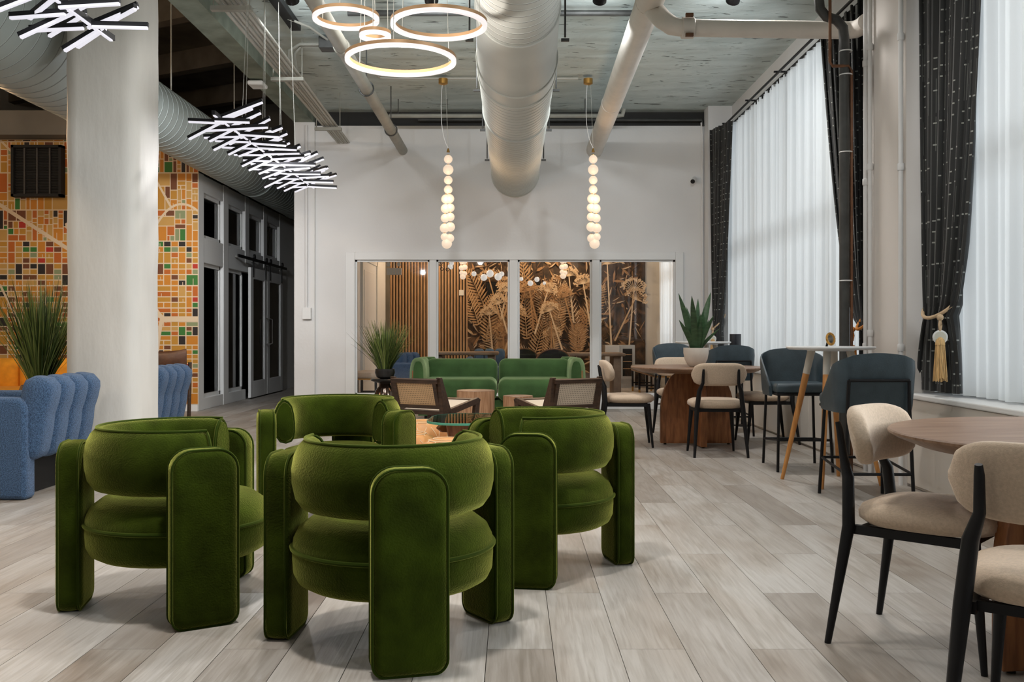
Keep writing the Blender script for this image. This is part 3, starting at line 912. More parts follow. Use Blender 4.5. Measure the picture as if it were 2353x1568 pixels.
BR = 19.2      # far wall of the back room
def botanical():
    rng = random.Random(5)
    bg = bpy.data.materials.new('sepia print ground')
    bg.use_nodes = True
    nt = bg.node_tree
    b = nt.nodes['Principled BSDF']
    b.inputs['Roughness'].default_value = 0.6
    tc = N(nt, 'ShaderNodeTexCoord')
    def noi(s_, d, dist):
        n = N(nt, 'ShaderNodeTexNoise')
        n.inputs['Scale'].default_value = s_
        n.inputs['Detail'].default_value = d
        n.inputs['Distortion'].default_value = dist
        nt.links.new(tc.outputs['Object'], n.inputs[0])
        return n.outputs[0]
    c = ramp(nt, [(0.35, (0.015, 0.009, 0.005)), (0.55, (0.075, 0.04, 0.018)), (0.75, (0.20, 0.11, 0.05))], noi(5.0, 8, 1.0))
    nt.links.new(c, b.inputs['Base Color'])
    inks = [bg] + [mat('sepia ink %d' % i, c_, 0.7) for i, c_ in enumerate([(0.36, 0.20, 0.09), (0.52, 0.34, 0.18), (0.66, 0.50, 0.33), (0.14, 0.07, 0.028), (0.03, 0.016, 0.008)])]
    mb = MB()
    X0, X1, Z0, Z1 = -0.9, 2.66, 0.0, 3.19
    mb.box(X0, X1, BR - 0.02, BR - 0.005, Z0, Z1, 0)
    lay = [BR - 0.021]
    def poly(P, m):
        lay[0] -= 0.00006
        P = [(max(X0, min(X1, x)), lay[0], max(Z0, min(Z1, z))) for x, z in P]
        mb.add(P, [tuple(range(len(P)))], m)
    def leaf(x, z, a, L, wd, m):
        c_, s_ = math.cos(a), math.sin(a)
        f = lambda u, v: (x + u * c_ - v * s_, z + u * s_ + v * c_)
        poly([f(0, 0), f(L * 0.3, wd), f(L * 0.65, wd * 0.8), f(L, 0), f(L * 0.5, 0)], m)
        poly([f(0, 0), f(L * 0.5, 0), f(L, 0), f(L * 0.65, -wd * 0.8), f(L * 0.3, -wd)], max(1, m - 1))
    def line(x, z, a, L, wd, m):
        c_, s_ = math.cos(a), math.sin(a)
        f = lambda u, v: (x + u * c_ - v * s_, z + u * s_ + v * c_)
        poly([f(0, -wd), f(L, -wd * 0.6), f(L, wd * 0.6), f(0, wd)], m)
        return f(L, 0)
    def umbel(x, z, h, lean, m, r=0.16):
        a = PI / 2 + lean
        tx, tz = line(x, z, a, h, 0.018, m)
        for k in range(13):
            t = a + (k - 6) * 0.24
            ex, ez = line(tx, tz, t, r, 0.005, m)
            for q in range(7):
                leaf(ex + rng.uniform(-1, 1) * 0.03, ez + rng.uniform(-1, 1) * 0.03, rng.uniform(0, 6.3), 0.04, 0.013, min(3, m + rng.randint(0, 1)))
    def fern(x, z, h, lean, m):
        a = PI / 2 + lean
        for k in range(16):
            u = k / 15
            px, pz = x + math.cos(a) * h * u, z + math.sin(a) * h * u
            L = 0.24 * math.sin(PI * (0.12 + 0.85 * u)) + 0.02
            for sd in (-1, 1): leaf(px, pz, a + sd * (1.15 - 0.5 * u), L, 0.018, m)
        line(x, z, a, h, 0.008, m)
    for k in range(650):
        x, z = rng.uniform(X0, X1 - 0.1), rng.uniform(0.2, 3.1)
        leaf(x, z, rng.uniform(0, 2 * PI), rng.uniform(0.08, 0.3), rng.uniform(0.01, 0.03), rng.choice((1, 1, 2, 3, 4, 4, 5, 5)) if x < 1.7 else rng.choice((4, 5, 5, 1)))
    for k in range(26): fern(rng.uniform(X0 + 0.2, 1.5), rng.uniform(0.3, 1.6), rng.uniform(0.5, 1.1), rng.uniform(-0.6, 0.6), rng.choice((1, 2, 2, 4)))
    for k in range(20): umbel(rng.uniform(X0 + 0.2, 1.6), rng.uniform(0.4, 1.4), rng.uniform(0.4, 1.0), rng.uniform(-0.35, 0.35), rng.choice((1, 2, 3)))
    umbel(1.95, 0.5, 1.9, 0.05, 3, 0.3)
    umbel(2.25, 0.4, 1.5, -0.08, 3, 0.22)
    umbel(2.0, 0.9, 0.9, -0.45, 2, 0.2)
    o = mb.build('botanical_mural', inks, flat=True)
    tag(o, 'sepia botanical mural of ferns and umbels behind the glass', 'mural')
# back room shell
struct('wall_back_room_far', MB().box(-2.6, 3.1, BR, BR + 0.1, 0, 3.3), WHITE, 'far wall of the back room', 'wall')
struct('wall_back_room_left', MB().box(-2.85, -2.47, BW + 0.16, BR, 0, 3.3), WHITE, 'white side wall of the back room seen through the left pane', 'wall')
struct('ceiling_back_room', MB().box(-2.85, 3.1, BW + 0.16, BR + 0.1, 3.2, 3.3), mat('back room ceiling', (0.16, 0.15, 0.13), 0.9), 'dark ceiling of the back room', 'ceiling')
botanical()
dr = thing('door_3', 'white panelled door in the back room seen through the left pane', 'door', (0, 0, 0), kind='structure')
MB().box(-2.47, -2.45, 15.6, 17.2, 0, 2.25).build('slab', TRIM, dr, flat=True)
for y in (15.55, 17.2): MB().box(-2.47, -2.43, y, y + 0.07, 0, 2.32).build('architrave', TRIM, dr, flat=True)
MB().box(-2.47, -2.43, 15.55, 17.27, 2.25, 2.34).build('architrave', TRIM, dr, flat=True)
for z0_, z1_ in ((0.25, 1.0), (1.15, 2.1)): bevel(MB().box(-2.45, -2.44, 15.8, 17.0, z0_, z1_).build('door_panel', TRIM, dr, flat=True), 0.006)
sl = thing('slat_wall', 'vertical oak slat cladding on the back room wall', 'cladding', (0, 0, 0))
MB().box(-2.46, -0.9, BR - 0.012, BR - 0.002, 0, 3.2).build('backing', BLACKMAT, sl, flat=True)
sm = MB()
x = -2.45
while x < -0.92:
    sm.box(x, x + 0.036, BR - 0.032, BR - 0.012, 0, 3.2)
    x += 0.0606
tag(sm.build('slats', SLAT, sl, flat=True), kind='stuff')
tv = thing('television', 'black flat television hanging on the botanical mural', 'television', (0.01, BR - 0.06, 1.755))
bevel(MB().box(-0.54, 0.54, -0.03, 0.03, -0.32, 0.32).build('housing', BLACK, tv, flat=True), 0.006)
MB().box(-0.525, 0.525, -0.032, -0.030, -0.305, 0.305).build('screen', SCREEN, tv, flat=True)
MB().box(-0.2, 0.2, 0.03, 0.045, -0.15, 0.15).build('wall_mount', BLACK, tv, flat=True)
sw = thing('thermostat', 'white square control plate on the oak slat wall', 'switch', (-1.02, BR - 0.045, 1.86))
bevel(MB().box(-0.05, 0.05, -0.012, 0.012, -0.055, 0.055).build('plate', TRIM, sw, flat=True), 0.004)
# back room furniture
fr = thing('wine_fridge', 'stainless drinks fridge pair with glass door in the back room', 'fridge', (2.07, 18.75, 0))
bevel(MB().box(-0.29, 0.29, -0.28, 0.3, 0.0, 0.82).build('body', STEEL, fr, flat=True), 0.006)
bevel(MB().box(-0.285, -0.01, -0.31, -0.28, 0.16, 0.81).build('steel_door', mat('pale steel', (0.62, 0.62, 0.6), 0.4, metal=0.4), fr, flat=True), 0.005)
gd = MB()
for a in ((0.0, 0.05, 0.16, 0.81), (0.235, 0.285, 0.16, 0.81), (0.05, 0.235, 0.75, 0.81), (0.05, 0.235, 0.16, 0.22)): gd.box(a[0], a[1], -0.31, -0.28, a[2], a[3])
gdo = gd.build('glass_door', STEEL, fr, flat=True)
MB().box(0.05, 0.235, -0.29, -0.282, 0.22, 0.75).build('dark_pane', SCREEN, gdo, flat=True)
for z in (0.36, 0.5, 0.63): MB().box(0.06, 0.225, -0.298, -0.291, z, z + 0.012).build('shelf', SLAT, gdo, flat=True)
for k in range(5): MB().box(-0.28, 0.28, -0.29, -0.28, 0.03 + k * 0.024, 0.04 + k * 0.024).build('grille_slat', STEEL, fr, flat=True)
def meet_table(label, loc, sx, sy, h=0.72):
    t = thing('meeting_table', label, 'table', loc)
    bevel(MB().rbox(0, 0, h - 0.025, sx, sy, 0.05, 0.02).build('table_top', GREYOAK, t), 0.004)
    for a in (-1, 1):
        bevel(MB().box(a * (sx / 2 - 0.12) - 0.06, a * (sx / 2 - 0.12) + 0.06, -sy / 2 + 0.1, sy / 2 - 0.1, 0, h - 0.05).build('leg', GREYOAK, t, flat=True), 0.01)
    MB().box(-sx / 2 + 0.12, sx / 2 - 0.12, -0.03, 0.03, 0.3, 0.42).build('stretcher', GREYOAK, t, flat=True)
    return t
meet_table('grey-brown oak table behind the third window pane', (1.2, 15.2, 0), 1.1, 0.8, 0.74)
meet_table('grey-brown oak table behind the second window pane', (-0.78, 16.0, 0), 1.1, 0.8, 0.74)
def round_chair(label, loc, rz):
    t = thing('tub_chair', label, 'chair', loc, rz, 'black and tan tub chairs in the back room')
    MB().rbox(0, 0, 0.43, 0.48, 0.46, 0.09, 0.04).build('seat', BLACKMAT, t)
    P = []
    for i in range(15):
        a = -PI * 0.95 + PI * 0.9 * i / 14
        z1 = 0.50 + 0.30 * math.sin(PI * i / 14) ** 0.6
        P.append([(0.25 * math.cos(a), 0.25 * math.sin(a), 0.42), (0.28 * math.cos(a), 0.28 * math.sin(a), 0.42), (0.30 * math.cos(a), 0.30 * math.sin(a), z1), (0.27 * math.cos(a), 0.27 * math.sin(a), z1)])
    MB().loft(P).build('back_shell', [BLACKMAT], t)
    MB().tube([(p[2][0] * 0.98, p[2][1] * 0.98, p[2][2] + 0.005) for p in P], 0.014, 8).build('rim', COPPER, t)
    for sx in (-1, 1):
        for sy in (-1, 1): MB().tube([(sx * 0.18, sy * 0.17, 0.4), (sx * 0.22, sy * 0.21, 0)], 0.014, 8).build('leg', BLACK, t)
    return t
round_chair('black tub chair with tan rim left behind the sofa', (0.1, 14.6, 0), PI * 0.9)
round_chair('black tub chair with tan rim right behind the sofa', (0.6, 14.2, 0), PI * 0.97)
def bench(label, loc, rz, L, fabric, nl):
    t = thing('bench', label, 'bench', loc, rz)
    n = max(2, int(L / 0.3))
    for i in range(n):
        MB().rbox(-L / 2 + (i + 0.5) * L / n, 0, 0.435, L / n - 0.004, 0.40, 0.09, 0.035).build('cushion', fabric, t)
    MB().box(-L / 2, L / 2, -0.19, 0.19, 0.375, 0.395).build('base_board', BRASS, t, flat=True)
    for i in range(nl):
        x = -L / 2 + 0.06 + (L - 0.12) * i / (nl - 1)
        for y in (-0.17, 0.17):
            lg = MB().box(x - 0.017, x + 0.017, y - 0.017, y + 0.017, 0.08, 0.375).build('leg', BLACK, t, flat=True)
            MB().box(x - 0.016, x + 0.016, y - 0.016, y + 0.016, 0, 0.08).build('brass_tip', BRASS, lg, flat=True)
        MB().box(x - 0.012, x + 0.012, -0.16, 0.16, 0.14, 0.165).build('stretcher', BLACK, t, flat=True)
bench('grey tufted bench with brass tipped legs under the back room window', (2.35, 16.0, 0), PI / 2, 2.9, mat('grey velvet bench', (0.22, 0.21, 0.19), 0.8, var=0.2, vscale=8), 4)
bench('beige bench with black legs behind the left pane', (-2.15, 14.3, 0), PI / 2, 1.0, BEIGE, 3)
def small_blue(label, loc, rz):
    t = thing('blue_lounge_chair', label, 'armchair', loc, rz, 'blue chairs in the back room')
    MB().rbox(0, 0, 0.3, 0.62, 0.62, 0.24, 0.06).build('seat', BLUEFAB, t)
    for k in (-1, 0, 1): MB().rbox(k * 0.2, -0.3, 0.5, 0.2, 0.16, 0.5, 0.07).build('back_channel', BLUEFAB, t)
    for k in (-1, 1): MB().rbox(k * 0.37, 0, 0.32, 0.13, 0.7, 0.56, 0.05).build('arm', BLUEFAB, t)
    MB().box(-0.3, 0.3, -0.3, 0.3, 0, 0.19).build('plinth', BLACK, t, flat=True)
    return t
small_blue('blue lounge chair seen through the left pane behind the grass plant', (-1.38, 14.9, 0), -2.0)
small_blue('blue lounge chair at the foot of the botanical mural', (-0.45, 18.3, 0), PI)
# back room lamps
def globe_cluster(label, loc, pts):
    t = thing('globe_chandelier', label, 'chandelier', loc)
    MB().lathe([(0.07, 0), (0.07, -0.03)], 16, M=Matrix.Translation((0, 0, 3.2 - loc[2]))).build('canopy', BLACK, t)
    for (x, y, z, r) in pts:
        MB().tube([(x, y, z + r), (x * 0.3, y * 0.3, 3.17 - loc[2])], 0.003, 5).build('cord', BLACK, t)
        MB().sphere((x, y, z), r, 14).build('globe', GLOBEW, t)
globe_cluster('cluster of white globe lamps above the left side of the television', (-0.45, 16.6, 2.05), [(-0.22, 0, 0.03, 0.045), (-0.05, 0.05, -0.03, 0.06), (0.06, -0.05, 0.03, 0.065), (0.2, 0.03, -0.02, 0.065), (0.26, 0.05, 0.03, 0.045)])
globe_cluster('cluster of white globe lamps above the right side of the television', (0.35, 16.6, 1.92), [(-0.2, 0, 0.07, 0.035), (-0.04, 0.05, 0.0, 0.05), (0.07, -0.05, 0.06, 0.045), (0.2, 0.03, 0.0, 0.03)])
bb = thing('bubble_chandelier', 'clear bubble chandelier behind the second window pane', 'chandelier', (-1.1, 15.6, 2.18))
rng = random.Random(8)
for k in range(26):
    a, e = rng.uniform(0, 2 * PI), rng.uniform(-1, 1)
    r = 0.12
    p = (r * math.cos(a) * math.sqrt(1 - e * e), r * math.sin(a) * math.sqrt(1 - e * e), r * e * 0.85)
    MB().sphere(p, 0.032, 10).build('bubble', GLASS if k % 3 else GLOBEW, bb)
MB().tube([(0, 0, 0.1), (0, 0, 1.0)], 0.006, 6).build('stem', CHROME, bb)
ex = thing('exit_light', 'white emergency light box with two round heads in the back room', 'emergency light', (-1.93, 15.6, 2.06))
bevel(MB().box(-0.12, 0.12, -0.03, 0.03, -0.06, 0.05).build('body', TRIM, ex, flat=True), 0.006)
for k in (-1, 1): MB().lathe([(0.01, 0.0), (0.03, 0.02), (0.034, 0.05)], 14, M=Matrix.Translation((k * 0.085, -0.02, 0.105)) @ Matrix.Rotation(PI / 2, 4, 'X')).build('lamp_head', TRIM, ex)
MB().tube([(0, 0, 0.05), (0, 0, 1.14)], 0.008, 6).build('hanger_rod', TRIM, ex)

# lamps that light the back room warmly
def point(name, loc, power, color, rad, parent=None):
    l = bpy.data.lights.new(name, 'POINT')
    l.energy, l.color, l.shadow_soft_size = power, color, rad
    o = bpy.data.objects.new(name, l)
    o.location = loc
    col.objects.link(o)
    if parent: o.parent = parent
    return o
WARM = (1.0, 0.70, 0.42)
for (x, y, wh) in ((0.9, 18.0, 'the right half of the botanical mural'), (-1.2, 18.0, 'the oak slat wall'), (1.6, 15.5, 'the back room table')):
    t = thing('spot_lamp', 'small warm ceiling spot above ' + wh, 'lamp', (x, y, 3.2), group='warm ceiling spots of the back room')
    MB().lathe([(0.05, 0), (0.05, -0.1), (0.04, -0.1), (0.04, -0.02)], 16, cap=False).build('housing', BLACK, t)
    point('spot_glow', (0, 0, -0.14), 75 if y > 16 else 30, WARM, 0.06, t)

# ------------------------------------------------------------------ ceiling services of the main bay
def spiral_duct(name, label, x, z, segs, m, rib=0.11, rh=0.003):
    """segs: (y0, y1, r0, r1, ribbed)"""
    t = thing(name, label, 'duct', (x, 0, z))
    for (a, b, r0, r1, ribbed) in segs:
        prof, dark = [], []
        y = a
        while y < b:
            u = (y - a) / (b - a)
            r = r0 + (r1 - r0) * u
            if ribbed:
                prof += [(r, y), (r + rh, y + 0.004), (r + rh, y + 0.010), (r, y + 0.014)]
                dark += [0, 1, 1, 0]
            else:
                prof.append((r, y))
                dark.append(0)
            y += rib
        prof.append((r1, b))
        mb = MB()
        q_ = [2 * PI * i / 48 for i in range(48)]
        mb.loft([[(r * math.cos(q), yy, r * math.sin(q)) for q in q_] for r, yy in prof], caps=False)
        mb.mi = [d for d in dark for _ in range(48)][:len(mb.f)]
        mb.build('duct_section' if ribbed else 'smooth_sleeve', [m, DUCTSEAM], t, ang=25)
    for (a, b, r0, r1, ribbed) in segs:
        MB().tube([((r1 + 0.004) * math.cos(q), b, (r1 + 0.004) * math.sin(q)) for q in [2 * PI * i / 48 for i in range(48)]], 0.009, 6, closed=True).build('seam_band', m, t)
    return t
dc = spiral_duct('spiral_duct', 'large grey spiral air duct running overhead to the back wall', 0.035, 3.256,
                 [(-6.5, 6.43, 0.28, 0.28, True), (6.43, 7.66, 0.283, 0.318, False), (7.66, 8.0, 0.322, 0.322, False), (8.0, 9.4, 0.322, 0.322, True), (9.4, BW, 0.322, 0.322, True)], DUCT, 0.11)
for y in (7.2, 8.7, 10.4, 12.2):
    for sx in (-1, 1):
        h = MB().tube([(sx * 0.36, y, 0.02), (sx * 0.36, y, CZ - 3.256)], 0.008, 6)
        h.box(sx * 0.36 - 0.03, sx * 0.36 + 0.03, y - 0.012, y + 0.012, -0.01, 0.01)
        h.build('hanger_rod', DARKPIPE, dc)
dl = spiral_duct('spiral_duct', 'grey-green spiral air duct passing behind the white column', -3.88, 3.42,
                 [(-6.5, 8.9, 0.463, 0.463, True), (8.9, 9.6, 0.463, 0.32, False), (9.6, 14.3, 0.32, 0.32, True), (14.3, 17.2, 0.32, 0.32, True)], DUCTL, 0.15)
for y in (10.6, 13.0): MB().tube([(0.1, y, 0.3), (0.1, y, 2.0)], 0.008, 6).build('hanger_rod', CONDUIT, dl)
MB().tube([(0, 17.2, 0), (0.0, 17.5, 0.06), (0.0, 17.62, 0.3), (0.0, 17.65, 0.7)], 0.32, 24).build('elbow', DUCTL, dl)

def pipe(name, label, pts, r, m, cat='pipe', n=16):
    t = thing(name, label, cat, (0, 0, 0))
    MB().tube(pts, r, n).build('run', m, t)
    return t
def coupling(t, c, ax, r, L, m):
    rot = {'X': Matrix.Rotation(PI / 2, 4, 'Y'), 'Y': Matrix.Rotation(PI / 2, 4, 'X'), 'Z': Matrix.Identity(4)}[ax]
    return MB().lathe([(r * 0.9, -L / 2), (r, -L / 2 + 0.006), (r, L / 2 - 0.006), (r * 0.9, L / 2)], 20, M=Matrix.Translation(c) @ rot).build('coupling', m, t)
mp_ = pipe('drain_pipe', 'thick white drain pipe running right of the air duct', [(1.128, -6, 4.0), (1.128, 8.0, 3.78), (1.128, BW - 0.001, 3.576)], 0.114, PIPE)
MB().tube([(1.128, 7.95, 3.78), (1.16, 7.85, 3.70), (1.21, 7.72, 3.58), (1.27, 7.63, 3.50), (1.34, 7.6, 3.475), (2.2, 7.6, 3.462), (2.66, 7.6, 3.455), (2.715, 7.57, 3.455), (2.735, 7.50, 3.455), (2.735, 7.392, 3.455)], [0.085, 0.082, 0.078, 0.074] + [0.069] * 6, 18).build('branch', PIPE, mp_)
cp = coupling(mp_, (1.39, 7.6, 3.474), 'X', 0.084, 0.10, PIPE)
for z in (-0.078, 0.078): MB().box(1.36, 1.42, 7.51, 7.54, 3.474 + z - 0.013, 3.474 + z + 0.013).build('clamp_bolt', COPPER, mp_, flat=True)
for y in (7.9, 10.9): coupling(mp_, (1.128, y, 3.78 - (y - 8) * 0.039), 'Y', 0.118, 0.05, PIPE)
lp = pipe('drain_pipe', 'slim grey drain pipe running left of the ring lights', [(-1.512, -6, 3.6), (-1.512, 9.0, 3.585), (-1.512, BW - 0.001, 3.57)], 0.064, PIPEG)
coupling(lp, (-1.512, 8.5, 3.585), 'Y', 0.074, 0.12, PIPEG)
for y in (9.9, 11.9):
    MB().tube([(-1.512 + 0.075 * math.cos(q), y, 3.58 + 0.075 * math.sin(q)) for q in [2 * PI * i / 20 for i in range(20)]], 0.008, 6, closed=True).build('clevis', DARKPIPE, lp)
    MB().tube([(-1.512, y, 3.66), (-1.512, y, CZ)], 0.007, 6).build('hanger_rod', DARKPIPE, lp)
sp = pipe('sprinkler_pipe', 'thin grey pipe crossing just in front of the back wall', [(-1.62, 12.55, 3.9), (1.36, 12.55, 3.9), (1.44, 12.55, 3.91), (1.46, 12.55, 3.99)], 0.028, PIPEG)
for x in (-1.5, -0.86, 0.95): MB().tube([(x, 12.55, 3.93), (x, 12.55, CZ)], 0.006, 6).build('hanger_rod', DARKPIPE, sp)
pipe('conduit_pipe', 'dark conduit crossing the ceiling behind the ring lights', [(-1.55, 9.0, 4.06), (1.3, 9.0, 4.06)], 0.028, DARKPIPE)
pipe('conduit_pipe', 'thin pale conduit feeding the two globe pendants', [(-1.75, 10.2, 4.07), (-1.58, 11.35, 4.085), (-1.4, 11.42, 4.09), (0.78, 11.42, 4.09)], 0.013, CONDUIT)
pipe('conduit_pipe', 'dark cable run along the top of the back wall', [(-1.3, BW - 0.02, 3.99), (2.6, BW - 0.02, 3.99), (2.62, BW - 0.02, 3.9)], 0.022, DARKPIPE)
# conduit rack along the beam: each conduit its own part
rk = thing('conduit_rack', 'bundle of grey conduits running along the beam to the back wall', 'conduits', (0, 0, 0))
for k in range(6):
    dx = (k - 2.5) * 0.042
    MB().tube([(-2.36 + dx, -6, 3.86), (-2.35 + dx, 7.5 + 0.1 * k, 3.83), (-2.34 + dx * 0.9, 10.0, 3.76 + 0.012 * (k % 2)), (-2.33 + dx * 0.7, BW, 3.68)], 0.014 if k % 2 else 0.018, 8).build('conduit', CONDUIT, rk)
for y, z in ((8.0, 3.78), (10.0, 3.72), (12.2, 3.67)):
    MB().box(-2.52, -2.18, y - 0.03, y + 0.03, z - 0.035, z).build('bracket', PIPEG, rk, flat=True)
    for x in (-2.5, -2.2): MB().tube([(x, y, z), (x, y, CZ)], 0.006, 6).build('hanger_rod', PIPEG, rk)
jb = thing('junction_box', 'dark ceiling junction box with bent conduits beside the ring lights', 'junction box', (-1.9, 9.9, 4.04))
bevel(MB().box(-0.09, 0.09, -0.09, 0.09, -0.06, 0.06).build('box', DARKPIPE, jb, flat=True), 0.006)
MB().tube([(-0.09, 0, 0), (-0.3, 0, 0), (-0.42, 0.05, -0.05), (-0.5, 0.3, -0.25)], 0.016, 8).build('conduit_arm', PIPEG, jb)
MB().tube([(-0.09, 0.05, 0), (-0.3, 0.06, 0), (-0.38, 0.12, -0.06), (-0.44, 0.6, -0.3)], 0.016, 8).build('conduit_arm', PIPEG, jb)
MB().tube([(0.0, -0.09, 0.02), (-0.1, -0.5, 0.02), (-0.25, -0.75, 0.02)], 0.012, 8).build('conduit_arm', CONDUIT, jb)
ap = thing('access_point', 'white rectangular access point under the beam', 'access point', (-2.93, 11.0, 3.93))
bevel(MB().box(-0.09, 0.09, -0.12, 0.12, -0.05, 0.0).build('housing', TRIM, ap, flat=True), 0.02, 3)
MB().box(-0.07, 0.07, -0.10, -0.09, -0.03, -0.015).build('vent_slot', PIPEG, ap, flat=True)
cc = thing('security_camera', 'small white bullet security camera on the back wall', 'camera', (2.5, BW, 3.17))
MB().lathe([(0.045, 0), (0.045, 0.02), (0.02, 0.03)], 16, M=Matrix.Rotation(PI / 2, 4, 'X')).build('base', TRIM, cc)
MB().lathe([(0.034, 0), (0.036, 0.1), (0.034, 0.12)], 16, M=Matrix.Translation((0, -0.03, 0)) @ Matrix.Rotation(2.0, 4, 'X') @ Matrix.Rotation(-0.35, 4, 'Y')).build('barrel', TRIM, cc)
MB().lathe([(0.030, 0), (0.030, 0.01)], 16, M=Matrix.Translation((0, -0.03, 0)) @ Matrix.Rotation(2.0, 4, 'X') @ Matrix.Rotation(-0.35, 4, 'Y') @ Matrix.Translation((0, 0, 0.118))).build('lens', BLACK, cc)
cdt = pipe('conduit_pipe', 'white surface conduit with outlet box at the left end of the back wall', [(-2.83, BW - 0.07, 3.9), (-2.83, BW - 0.07, 1.4)], 0.02, WHITE)
bevel(MB().box(-2.88, -2.76, BW - 0.11, BW - 0.05, 1.24, 1.4).build('outlet_box', TRIM, cdt, flat=True), 0.006)
cdr = pipe('conduit_pipe', 'white surface conduit running down the right corner of the back wall', [(2.6, BW - 0.02, 3.95), (2.61, BW - 0.02, 3.8), (2.61, BW - 0.02, 0.1)], 0.014, WHITE)
for k, (yy, lab) in enumerate(((7.28, 'pair of white riser pipes on the far edge of the pier'), (6.62, 'single white riser pipe on the near edge of the pier'))):
    t = thing('riser_pipe', lab, 'pipe', (0, 0, 0))
    for q in range(2 - k):
        MB().tube([(2.684, yy - q * 0.09, 0), (2.684, yy - q * 0.09, CZ)], 0.017, 10).build('run', WHITE, t)
        for z in (0.95, 2.2, 3.1): coupling(t, (2.684, yy - q * 0.09, z + q * 0.1), 'Z', 0.023, 0.05, WHITE)
vp = thing('standpipe', 'dark vertical standpipe beside the tied curtain and pier', 'pipe', (2.53, 7.3, 0))
MB().tube([(0, 0, 0), (0, 0, 3.28), (-0.01, 0, 3.38), (-0.06, 0, 3.44), (-0.13, 0.02, 3.47), (-0.18, 0.02, 3.53), (-0.19, 0.02, 3.62), (-0.19, 0.02, CZ)], 0.038, 16).build('run', DARKPIPE, vp)
MB().tube([(0.05, -0.01, 0), (0.05, -0.01, 3.05), (0.02, -0.03, 3.08), (-0.1, -0.03, 3.08), (-0.12, -0.03, 3.11), (-0.12, -0.03, CZ)], 0.012, 8).build('copper_line', COPPER, vp)
for z in (0.12, 1.45, 2.43, 3.02, 3.2):
    MB().tube(ring(0.01, 0, 0.045, 18, z), 0.005, 6, closed=True).build('tie_band', TRIM if z > 1 else COPPER, vp)
MB().lathe([(0.06, 0), (0.06, 0.05), (0.045, 0.1)], 16).build('foot_sleeve', mat('rusty iron', (0.12, 0.06, 0.03), 0.8, var=0.5, vscale=30), vp)
vt = thing('vent_grille', 'black square louvred grille hung on the map mural', 'grille', (-6.36, MD - 0.1, 3.22))
GX, GZ = 0.335, 0.345
g = MB()
for a in ((-GX, -GX + 0.035, -GZ, GZ), (GX - 0.035, GX, -GZ, GZ), (-GX, GX, -GZ, -GZ + 0.035), (-GX, GX, GZ - 0.035, GZ)): g.box(a[0], a[1], -0.03, 0.09, a[2], a[3])
g.build('frame', BLACKMAT, vt, flat=True)
MB().box(-GX + 0.03, GX - 0.03, 0.04, 0.06, -GZ + 0.03, GZ - 0.03).build('backing', BLACKMAT, vt, flat=True)
for x in (-0.17, 0.0, 0.17): MB().box(x - 0.009, x + 0.009, 0.0, 0.03, -GZ + 0.03, GZ - 0.03).build('bar', mat('dark grey bar', (0.06, 0.055, 0.05), 0.6), vt, flat=True)
lm = MB()
for k in range(30): lm.box(-GX + 0.035, GX - 0.035, 0.02, 0.04, -GZ + 0.04 + k * 0.021, -GZ + 0.046 + k * 0.021)
tag(lm.build('louvres', BLACKMAT, vt, flat=True), kind='stuff')
hp = thing('hoop_lamp', 'copper hoop lamp hanging at the left edge of the lounge', 'lamp', (-5.0, 8.9, 3.05))
hpts = [(0.1 * math.sin(q), 0.33 * math.cos(q), 0.42 * math.sin(q)) for q in [2 * PI * i / 36 for i in range(36)]]
MB().tube(hpts, 0.03, 8, closed=True).build('hoop', COPPER, hp)
MB().tube([(p[0] * 0.9, p[1] * 0.92, p[2] * 0.93) for p in hpts], 0.012, 6, closed=True).build('light_strip', mat('amber strip', (0.9, 0.6, 0.3), 0.5, emit=(1, 0.5, 0.16), estr=0.6), hp)
MB().tube([(0.1, 0, 0.42), (0.1, 0, 2.45)], 0.006, 6).build('cord', BLACK, hp)
point('hoop_glow', (0, 0, 0), 45, (1, 0.62, 0.32), 0.2, hp)

# ------------------------------------------------------------------ hanging lamps
rg = thing('ring_chandelier', 'four glowing led rings hanging left of the air duct', 'chandelier', (0, 0, 0))
for (x, y, z, r) in ((-0.683, 5.85, 2.715, 0.325), (-0.436, 5.67, 2.875, 0.272), (-1.034, 5.94, 3.0, 0.192), (-0.84, 5.85, 2.866, 0.083)):
    sec = [(r - 0.013, 0.0), (r + 0.013, 0.0), (r + 0.013, 0.03), (r - 0.013, 0.03)]
    n = 64
    L = [[((rr) * math.cos(q) + x, rr * math.sin(q) + y, z + zz) for rr, zz in sec] for q in [2 * PI * i / n for i in range(n)]]
    b_ = MB().loft(L, closed=True).build('ring_band', GOLDBAND, rg)
    sec = [(r - 0.0125, -0.010), (r + 0.0125, -0.010), (r + 0.0138, 0.0), (r + 0.0134, 0.010), (r - 0.0134, 0.010), (r - 0.0138, 0.0)]
    L = [[((rr) * math.cos(q) + x, rr * math.sin(q) + y, z + zz) for rr, zz in sec] for q in [2 * PI * i / n for i in range(n)]]
    MB().loft(L, closed=True).build('led_strip', LED, b_)
    for q in (0.5, 2.6, 4.7): MB().tube([(x + r * math.cos(q), y + r * math.sin(q), z + 0.03), (x + r * 0.85 * math.cos(q), y + r * 0.85 * math.sin(q), CZ)], 0.0025, 5).build('wire', CONDUIT, b_)
point('ring_glow', (-0.7, 5.8, 2.6), 30, (1, 0.92, 0.85), 0.06, rg)

